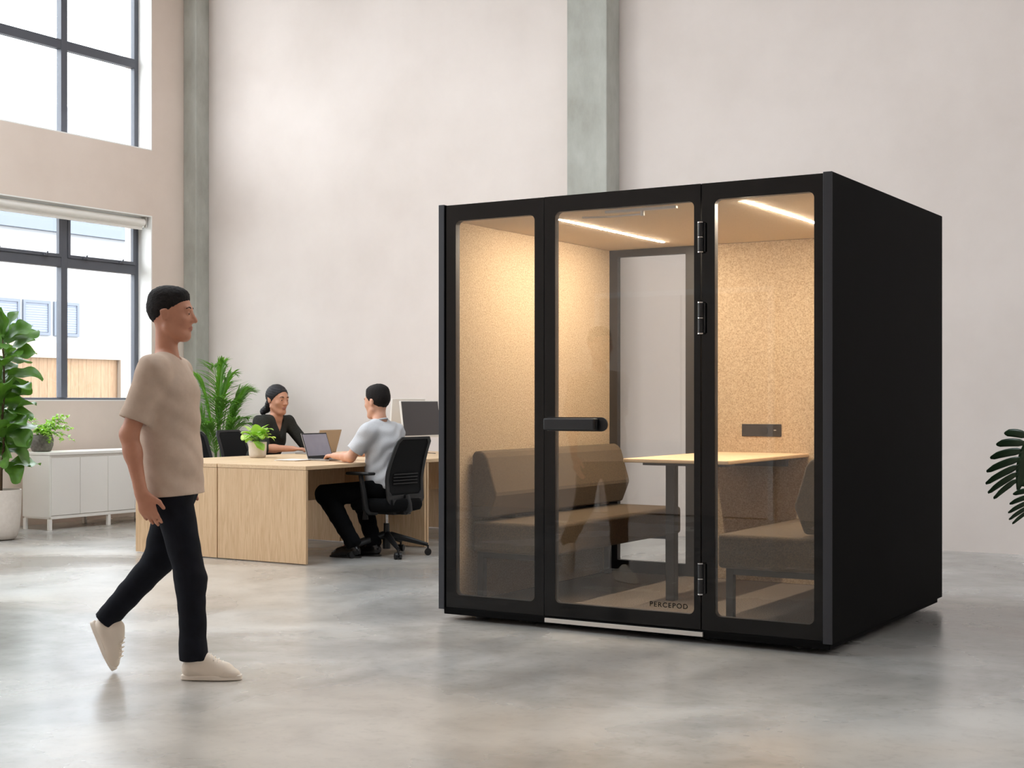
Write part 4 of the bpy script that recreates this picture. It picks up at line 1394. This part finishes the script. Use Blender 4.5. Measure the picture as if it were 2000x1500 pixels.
# ------------------------------------------------ 1. the walking man (seen from his right side)
def walker():
    F = V(math.cos(YAW), math.sin(YAW), 0); U = V(0, 0, 1); S = np.cross(U, F)      # S: his left, away from the camera
    d0 = 6.5; kx_ = d0 / 2795.0
    O = V(*( -d0 * math.sin(YAW) + (340 - 1000) * kx_ * math.cos(YAW), d0 * math.cos(YAW) + (340 - 1000) * kx_ * math.sin(YAW), 0))
    Q = lambda px, py, s=0.0: O + F * ((px - 340) * kx_) + U * (1.25 - (py - 783) * kx_) + S * s
    J = dict(chest=Q(328, 780), pelvis=Q(340, 925), waist=Q(334, 868), neck=Q(326, 696), head=Q(334, 614))
    sh = {-1: Q(318, 726, -.175), 1: Q(328, 726, .175)}
    el = {-1: Q(278, 846, -.225), 1: Q(326, 850, .215)}
    wr = {-1: Q(301, 952, -.235), 1: Q(330, 945, .20)}
    hipj = {-1: Q(342, 950, -.085), 1: Q(340, 950, .085)}
    kn = {-1: Q(381, 1128, -.085), 1: Q(298, 1102, .085)}
    an = {-1: Q(386, 1268, -.085), 1: Q(200, 1212, .085)}
    R = frame3(S, F, U)
    f = Field(.0045)
    f.ell(J['pelvis'], V(.155, .105, .11), R, .05)
    f.ell(J['waist'], V(.140, .095, .13), R, .05)
    f.ell(J['chest'], V(.160, .110, .17), R, .05)
    f.cap(sh[-1], sh[1], .050, .050, .05)
    f.cap(J['neck'] - U * .03 + S * .09, J['neck'] + U * .0, .035, .040, .04); f.cap(J['neck'] - U * .03 - S * .09, J['neck'] + U * .0, .035, .040, .04)
    f.cap(J['neck'] - U * .04, J['head'] - U * .06 - F * .022, .053, .047, .014)
    P, Rh, Sh = head(f, J['head'], unit(F + U * -.02), unit(U + F * .02), 1.04)
    for g in (-1, 1):
        f.cap(sh[g], el[g], .050, .039, .03); f.cap(el[g], el[g] + (wr[g] - el[g]) * .35, .040, .039, .02); f.cap(el[g] + (wr[g] - el[g]) * .3, wr[g], .038, .026, .02)
        f.cap(wr[g] - unit(wr[g] - el[g]) * .02, wr[g] + unit(wr[g] - el[g]) * .02, .026, .026, .012, flat=(S, .75))
        hd = unit(wr[g] - el[g] + F * .02)
        hand(f, wr[g], unit(unit(hd) * .9 + F * .12 - U * .1), -S * g * -1 * -1 if False else S * (1 if g < 0 else -1), F, .38, 1.05)
        f.cap(hipj[g], kn[g], .082, .054, .04); f.cap(kn[g], an[g], .052, .036, .03)
        cf = unit(np.cross(S, an[g] - kn[g])); cf = cf if cf @ F < 0 else -cf
        f.cap(kn[g] + (an[g] - kn[g]) * .12 + cf * .012, kn[g] + (an[g] - kn[g]) * .42 + cf * .012, .042, .042, .03)
    heel_r, toe_r = Q(364, 1325, -.085), Q(478, 1325, -.085)
    heel_l, toe_l = Q(166, 1222, .085), Q(209, 1316, .085)
    heel_r[2] = toe_r[2] = 0.002
    upl = unit(np.cross(S, toe_l - heel_l)); 
    if upl @ F < 0: upl = -upl
    f.cap(an[-1], toe_r - F * .07 + U * .03, .034, .022, .03); f.cap(an[1], toe_l - unit(toe_l - heel_l) * .07 + upl * .03, .034, .022, .03)
    mouth = P(0, .095, -.060)
    def pick(c):
        q = c - mouth; a = q @ Sh; b = q @ F; u_ = q @ U
        return ((np.abs(a) < .022) & (np.abs(u_) < .0125 * (1 - (a / .024) ** 2).clip(0, 1)) & (b > -.022)).astype(int)
    org = (float(J['pelvis'][0]), float(J['pelvis'][1]), 0.0)
    body = put('person', f.mesh(), [skin1, lip_m], org=org, pick=pick)
    tag(body, 'man in a taupe t-shirt and black trousers walking to the right in white sneakers', 'person')
    # T-shirt
    t = Field(.005)
    hem = Q(336, 966); sdown = J['neck'] - U * .055
    t.ell(J['chest'] - U * .01, V(.185, .132, .19), R, .05)
    t.cap(J['chest'], Q(338, 985), .180, .202, .05, flat=(F, .715))
    t.cap(sh[-1] - U * .004, sh[1] - U * .004, .064, .064, .05)
    for g in (-1, 1):
        t.cap(J['neck'] - U * .03 + S * g * .05, sh[g] + U * .004, .044, .052, .05)
        a, b = sh[g], el[g]; d = unit(b - a); e = a + d * .235
        t.cap(a, a + d * .30, .064, .071, .035, cuts=[(e, d)])
        t.cap(a + d * .12, a + d * .32, .048, .062, .001, sub=True, cuts=[(e - d * .02, -d)])
    t.cap(J['neck'] - U * .01, J['neck'] + U * .10 + F * .01, .064, .064, .008, sub=True)
    up_ = unit(U)
    t.cap(hem + U * .01, hem - U * .1, .184, .184, .001, sub=True, flat=(F, .665), cuts=[(hem + U * .04, U)])
    tee = put('t_shirt', t.mesh(cuts=[(hem, unit(-U + F * .06))], noise=folds(.0055, 36, (U + F * .6 + S * .2), 1.3)), tee_tan, body)
    # collar and sleeve seams
    cb = MB()
    ring = [J['neck'] + U * -.004 + (S * math.cos(a) * .066 + F * math.sin(a) * .066) - U * (.020 * max(0, math.sin(a))) for a in [2 * PI * k / 28 for k in range(29)]]
    cb.tube(ring, .0065, 8, caps=False); obj('collar', cb, tee_tan, tee, smooth=60)
    # trousers
    t = Field(.005)
    t.ell(J['pelvis'] - U * .02, V(.162, .112, .125), R, .05)
    for g in (-1, 1):
        d = unit(an[g] - kn[g]); cut = an[g] + d * (.030 if g < 0 else .022)
        t.cap(hipj[g] - U * 0, kn[g], .090, .066, .05); t.cap(kn[g], an[g] + d * .08, .067, .056 if g < 0 else .050, .03, cuts=[(cut, d)])
        t.ell(hipj[g] - F * .025 + U * -.03, V(.088, .082, .10), R, .05)
        if g < 0:
            t.cap(an[g] - d * .03, an[g] + d * .06, .060, .062, .015, cuts=[(cut, d)])
    put('trousers', t.mesh(cuts=[(hem + U * .018, unit(U - F * .06))], noise=folds(.0022, 47, (U * 1.0 + F * .6 + S * .3), 4.0)), denim, body)
    # shoes
    for heel, toe, up, nm in ((heel_r, toe_r, U, 0), (heel_l, toe_l, upl, 1)):
        s_ = Field(.004)
        d, u_, sd = shoe(s_, heel, toe, up, 1.0)
        so = put('shoe', s_.mesh(cuts=[(heel + u_ * .012, -u_)]), sneaker_m, body)
        obj('sole', sole_mesh(heel, toe, up), sole_m, so, smooth=50, bevel=.003)
        lc = MB()
        for k in range(5):
            c = heel + d * (.128 + .018 * k) + u_ * (.112 - .0105 * k)
            lc.tube([c - sd * .022 - u_ * .012, c - sd * .01 - u_ * .0, c + sd * .01 - u_ * .0, c + sd * .022 - u_ * .012], .0032, 6)
        obj('laces', lc, sole_m, so, smooth=60)
    short_hair(body, J['head'], F, U, 1.04, hair_m)
    eyes(body, P, 1.04)
    bd_ = None

walker()


# ------------------------------------------------ seated people at the desks
def seated(label, O, fwd, pelvis_z, lean, shoulders_z, headC, hf, sx, J, top, sleeve, mats, feet, kind):
    """O: point on the floor under the pelvis; fwd: facing direction."""
    F = unit(fwd); U = V(0, 0, 1); S = np.cross(U, F); s = sx
    pel = O + U * pelvis_z; shc = O + F * lean + U * shoulders_z
    T = unit(shc - pel); Ft = np.cross(S, T); R = frame3(S, Ft, T)
    chest = pel + (shc - pel) * .68; waist = pel + (shc - pel) * .32
    f = Field(.006)
    f.ell(pel, V(.160, .12, .12) * s, R, .05); f.ell(waist, V(.145, .105, .14) * s, R, .05)
    f.ell(chest, V(.160, .112, .17) * s, R, .05)
    sh = {-1: shc - S * .175 * s - T * .03, 1: shc + S * .175 * s - T * .03}
    f.cap(sh[-1], sh[1], .05, .05, .05)
    nk = shc + T * J.get('nkz', .055) + F * .015
    for g in (-1, 1): f.cap(shc + S * g * .09 * s, nk, .035, .042, .04)
    Uh = unit(U + F * hf[3]); Fh = unit(V(*hf[:3])); Uh = unit(Uh - Fh * (Uh @ Fh))
    f.cap(nk - T * .05, headC - Uh * .06 - Fh * .018, .054, .049, .016)
    hs = J.get('hs', 1.08)
    P, Rh, Sh = head(f, headC, Fh, Uh, hs)
    for g in (-1, 1):
        e, w = J['el'][g], J['wr'][g]
        f.cap(sh[g], e, .050, .040, .03); f.cap(e, e + (w - e) * .35, .041, .039, .02); f.cap(e + (w - e) * .3, w, .037, .026, .02)
        hd = J['hand'][g]
        f.cap(w - unit(w - e) * .02, w + unit(hd - w) * .02, .026, .026, .012, flat=(U, .75))
        hand(f, w, unit(hd - w), -U, unit(-S * g), .42, 1.0, thumb=.3)
        f.cap(J['hip'][g], J['kn'][g], .082, .055, .04); f.cap(J['kn'][g], J['an'][g], .052, .036, .03)
        d = unit(feet[g][1] - feet[g][0]); f.cap(J['an'][g], feet[g][1] - d * .07 + U * .03, .033, .022, .03)
    mouth = P(0, .095, -.060)
    def pick(c):
        q = c - mouth; a = q @ Sh; b = q @ Fh; u_ = q @ Uh
        return ((np.abs(a) < .023 * hs) & (np.abs(u_) < .0125 * hs * (1 - (a / .025) ** 2).clip(0, 1)) & (b > -.022)).astype(int)
    body = put('person', f.mesh(), [mats['skin'], lip_m], org=(float(O[0]), float(O[1]), 0.0), pick=pick)
    tag(body, label, 'person')
    # top
    t = Field(.006)
    t.ell(pel + T * .02, V(.185, .145, .14) * s, R, .05); t.ell(waist, V(.172, .135, .17) * s, R, .05)
    t.ell(chest, V(.182, .135, .19) * s, R, .05)
    t.cap(sh[-1], sh[1], .066, .066, .05)
    for g in (-1, 1):
        t.cap(nk - T * .045 + S * g * .055, sh[g] + T * .01, .042, .054, .05)
        a, b = sh[g], J['el'][g]; d = unit(b - a); L = np.linalg.norm(b - a)
        if sleeve == 'short':
            e = a + d * (L * .78)
            t.cap(a, b, .068, .076, .035, cuts=[(e, d)])
        else:
            w = J['wr'][g]; d2 = unit(w - b); e = b + d2 * .03
            t.cap(a, b, .066, .056, .035, cuts=[(b + d * .05, d)])
            t.cap(b, b + d2 * .10, .055, .052, .02, cuts=[(e, d2)])
    t.cap(nk - T * .012, nk + T * .12 + F * .01, .062, .066, .008, sub=True)
    if kind == 'vneck':
        vb = shc - T * .16 + Ft * .17
        t.cap(nk + Ft * .03, vb, .068, .004, .004, sub=True)
        t.cap(nk + Ft * .09, vb + Ft * .03, .075, .004, .004, sub=True)
    cutp = pel - T * .075
    shirt = put(top, t.mesh(cuts=[(cutp, -T)], noise=folds(.0085, 36, (T + Ft * .8 + S * .5), 2.2 if kind != 'vneck' else 5.0)), mats['top'], body)
    t = Field(.006)
    t.ell(pel - T * .04, V(.172, .135, .12) * s, R, .05)
    for g in (-1, 1):
        h_, k_, a_ = J['hip'][g], J['kn'][g], J['an'][g]; d = unit(a_ - k_)
        t.cap(h_, k_, .112, .088, .05); t.cap(k_, a_, .086, .060, .03); t.cap(a_, a_ + d * .09, .060, .060, .02, cuts=[(a_ + d * .035, d)])
    put('trousers', t.mesh(cuts=[(pel + T * .05, T)], noise=folds(.003, 55, U + F, 1.0)), mats['legs'], body)
    for g in (-1, 1):
        heel, toe = feet[g]
        s_ = Field(.005); d, u_, sd = shoe(s_, heel, toe, U, .95)
        so = put('shoe', s_.mesh(cuts=[(heel + U * .010, -U)]), shoe_blk, body)
        obj('sole', sole_mesh(heel, toe, U, th=.014, w=.039), shoe_blk, so, smooth=50)
    if kind != 'vneck':
        cb = MB()
        c0 = nk - T * .020
        cb.tube([c0 + (S * math.cos(a) * .063 + Ft * math.sin(a) * .066) - T * (.012 * math.sin(a)) for a in [2 * PI * k / 28 for k in range(29)]], .007, 8, caps=False)
        obj('collar', cb, mats['top'], shirt, smooth=60)
    eyes(body, P, hs)
    return body, P, Rh, Fh, Uh, hs

# 2. man in grey, seen from behind his left shoulder
O = V(-6.945, MANY, 0)
J = dict(el={1: V(-7.10, 9.075, .800), -1: V(-7.16, 9.70, .82)},
         wr={1: V(-7.40, 9.24, .800), -1: V(-7.42, 9.52, .808)},
         hand={1: V(-7.50, 9.28, .795), -1: V(-7.52, 9.48, .80)},
         hip={1: V(-6.95, MANY - .09, .545), -1: V(-6.95, MANY + .09, .545)},
         kn={1: V(-7.335, 9.06, .495), -1: V(-7.32, 9.48, .50)},
         an={1: V(-7.06, 9.05, .125), -1: V(-7.0, 9.24, .125)}, hs=1.16, nkz=.085)
feet = {1: (V(-6.99, 9.065, .003), V(-7.245, 9.00, .003)), -1: (V(-6.93, 9.25, .003), V(-7.19, 9.21, .003))}
man, Pm, Rm, Fm, Um, hsm = seated('man in a grey t-shirt sitting on a desk chair, typing on a laptop', O, V(-1, .0, 0), .565, .045, 1.025,
    V(-7.045, 9.355, 1.243), (-1, .10, -.08, .06), 1.05, J, 't_shirt', 'short', dict(skin=skin3, top=tee_grey, legs=blk_trs), feet, 'crew')
short_hair(man, V(-7.045, 9.355, 1.243), Fm, Um, 1.16, hair_m, .005, nape=(-.088, -.085))

# 3. woman in dark green, facing the camera's right
O = V(-9.34, 10.50, 0)
J = dict(el={-1: V(-9.00, 10.20, .805), 1: V(-8.98, 10.80, .805)},
         wr={-1: V(-8.80, 10.38, .800), 1: V(-8.79, 10.66, .800)},
         hand={-1: V(-8.70, 10.43, .795), 1: V(-8.70, 10.60, .795)},
         hip={-1: V(-9.32, 10.41, .55), 1: V(-9.32, 10.59, .55)},
         kn={-1: V(-8.93, 10.40, .56), 1: V(-8.93, 10.62, .56)},
         an={-1: V(-9.0, 10.40, .11), 1: V(-9.0, 10.62, .11)}, hs=1.2, nkz=.06)
feet = {-1: (V(-9.05, 10.40, .003), V(-8.80, 10.40, .003)), 1: (V(-9.05, 10.62, .003), V(-8.80, 10.62, .003))}
HC = V(-9.10, 10.50, 1.262)
wom, Pw, Rw, Fw, Uw, hsw = seated('woman with tied-back dark hair in a dark v-neck top at the desk', O, V(1, 0, 0), .57, .20, 1.065,
    HC, (1, -.12, -.10, .10), 1.05, J, 'v_neck_top', 'long', dict(skin=skin2, top=top_green, legs=blk_trs), feet, 'vneck')
S_ = np.cross(Uw, Fw); R3 = frame3(S_, Fw, Uw)
f = Field(.005)
cuts = [(HC + (Fw * .070 + Uw * .062) * hsw, unit(Fw * .78 - Uw * .62)), (HC - Uw * .075 * hsw, -Uw)]
f.ell(HC + (Uw * .032 - Fw * .012) * hsw, V(.082, .099, .092) * hsw, R3, .01, cuts=cuts)
f.ell(HC + (-Uw * .05 - Fw * .085) * hsw, V(.045, .030, .045) * hsw, R3, .02)
f.ell(HC + (-Uw * .085 - Fw * .115) * hsw, V(.034, .032, .034) * hsw, R3, .015)
f.ell(HC + (-Uw * .11 - Fw * .135 - S_ * .02) * hsw, V(.022, .03, .03) * hsw, R3, .02)
put('hair', f.mesh(noise=lambda p: .0012 * np.sin(p[:, 2] * 260 + p[:, 0] * 60)), hair2_m, wom)
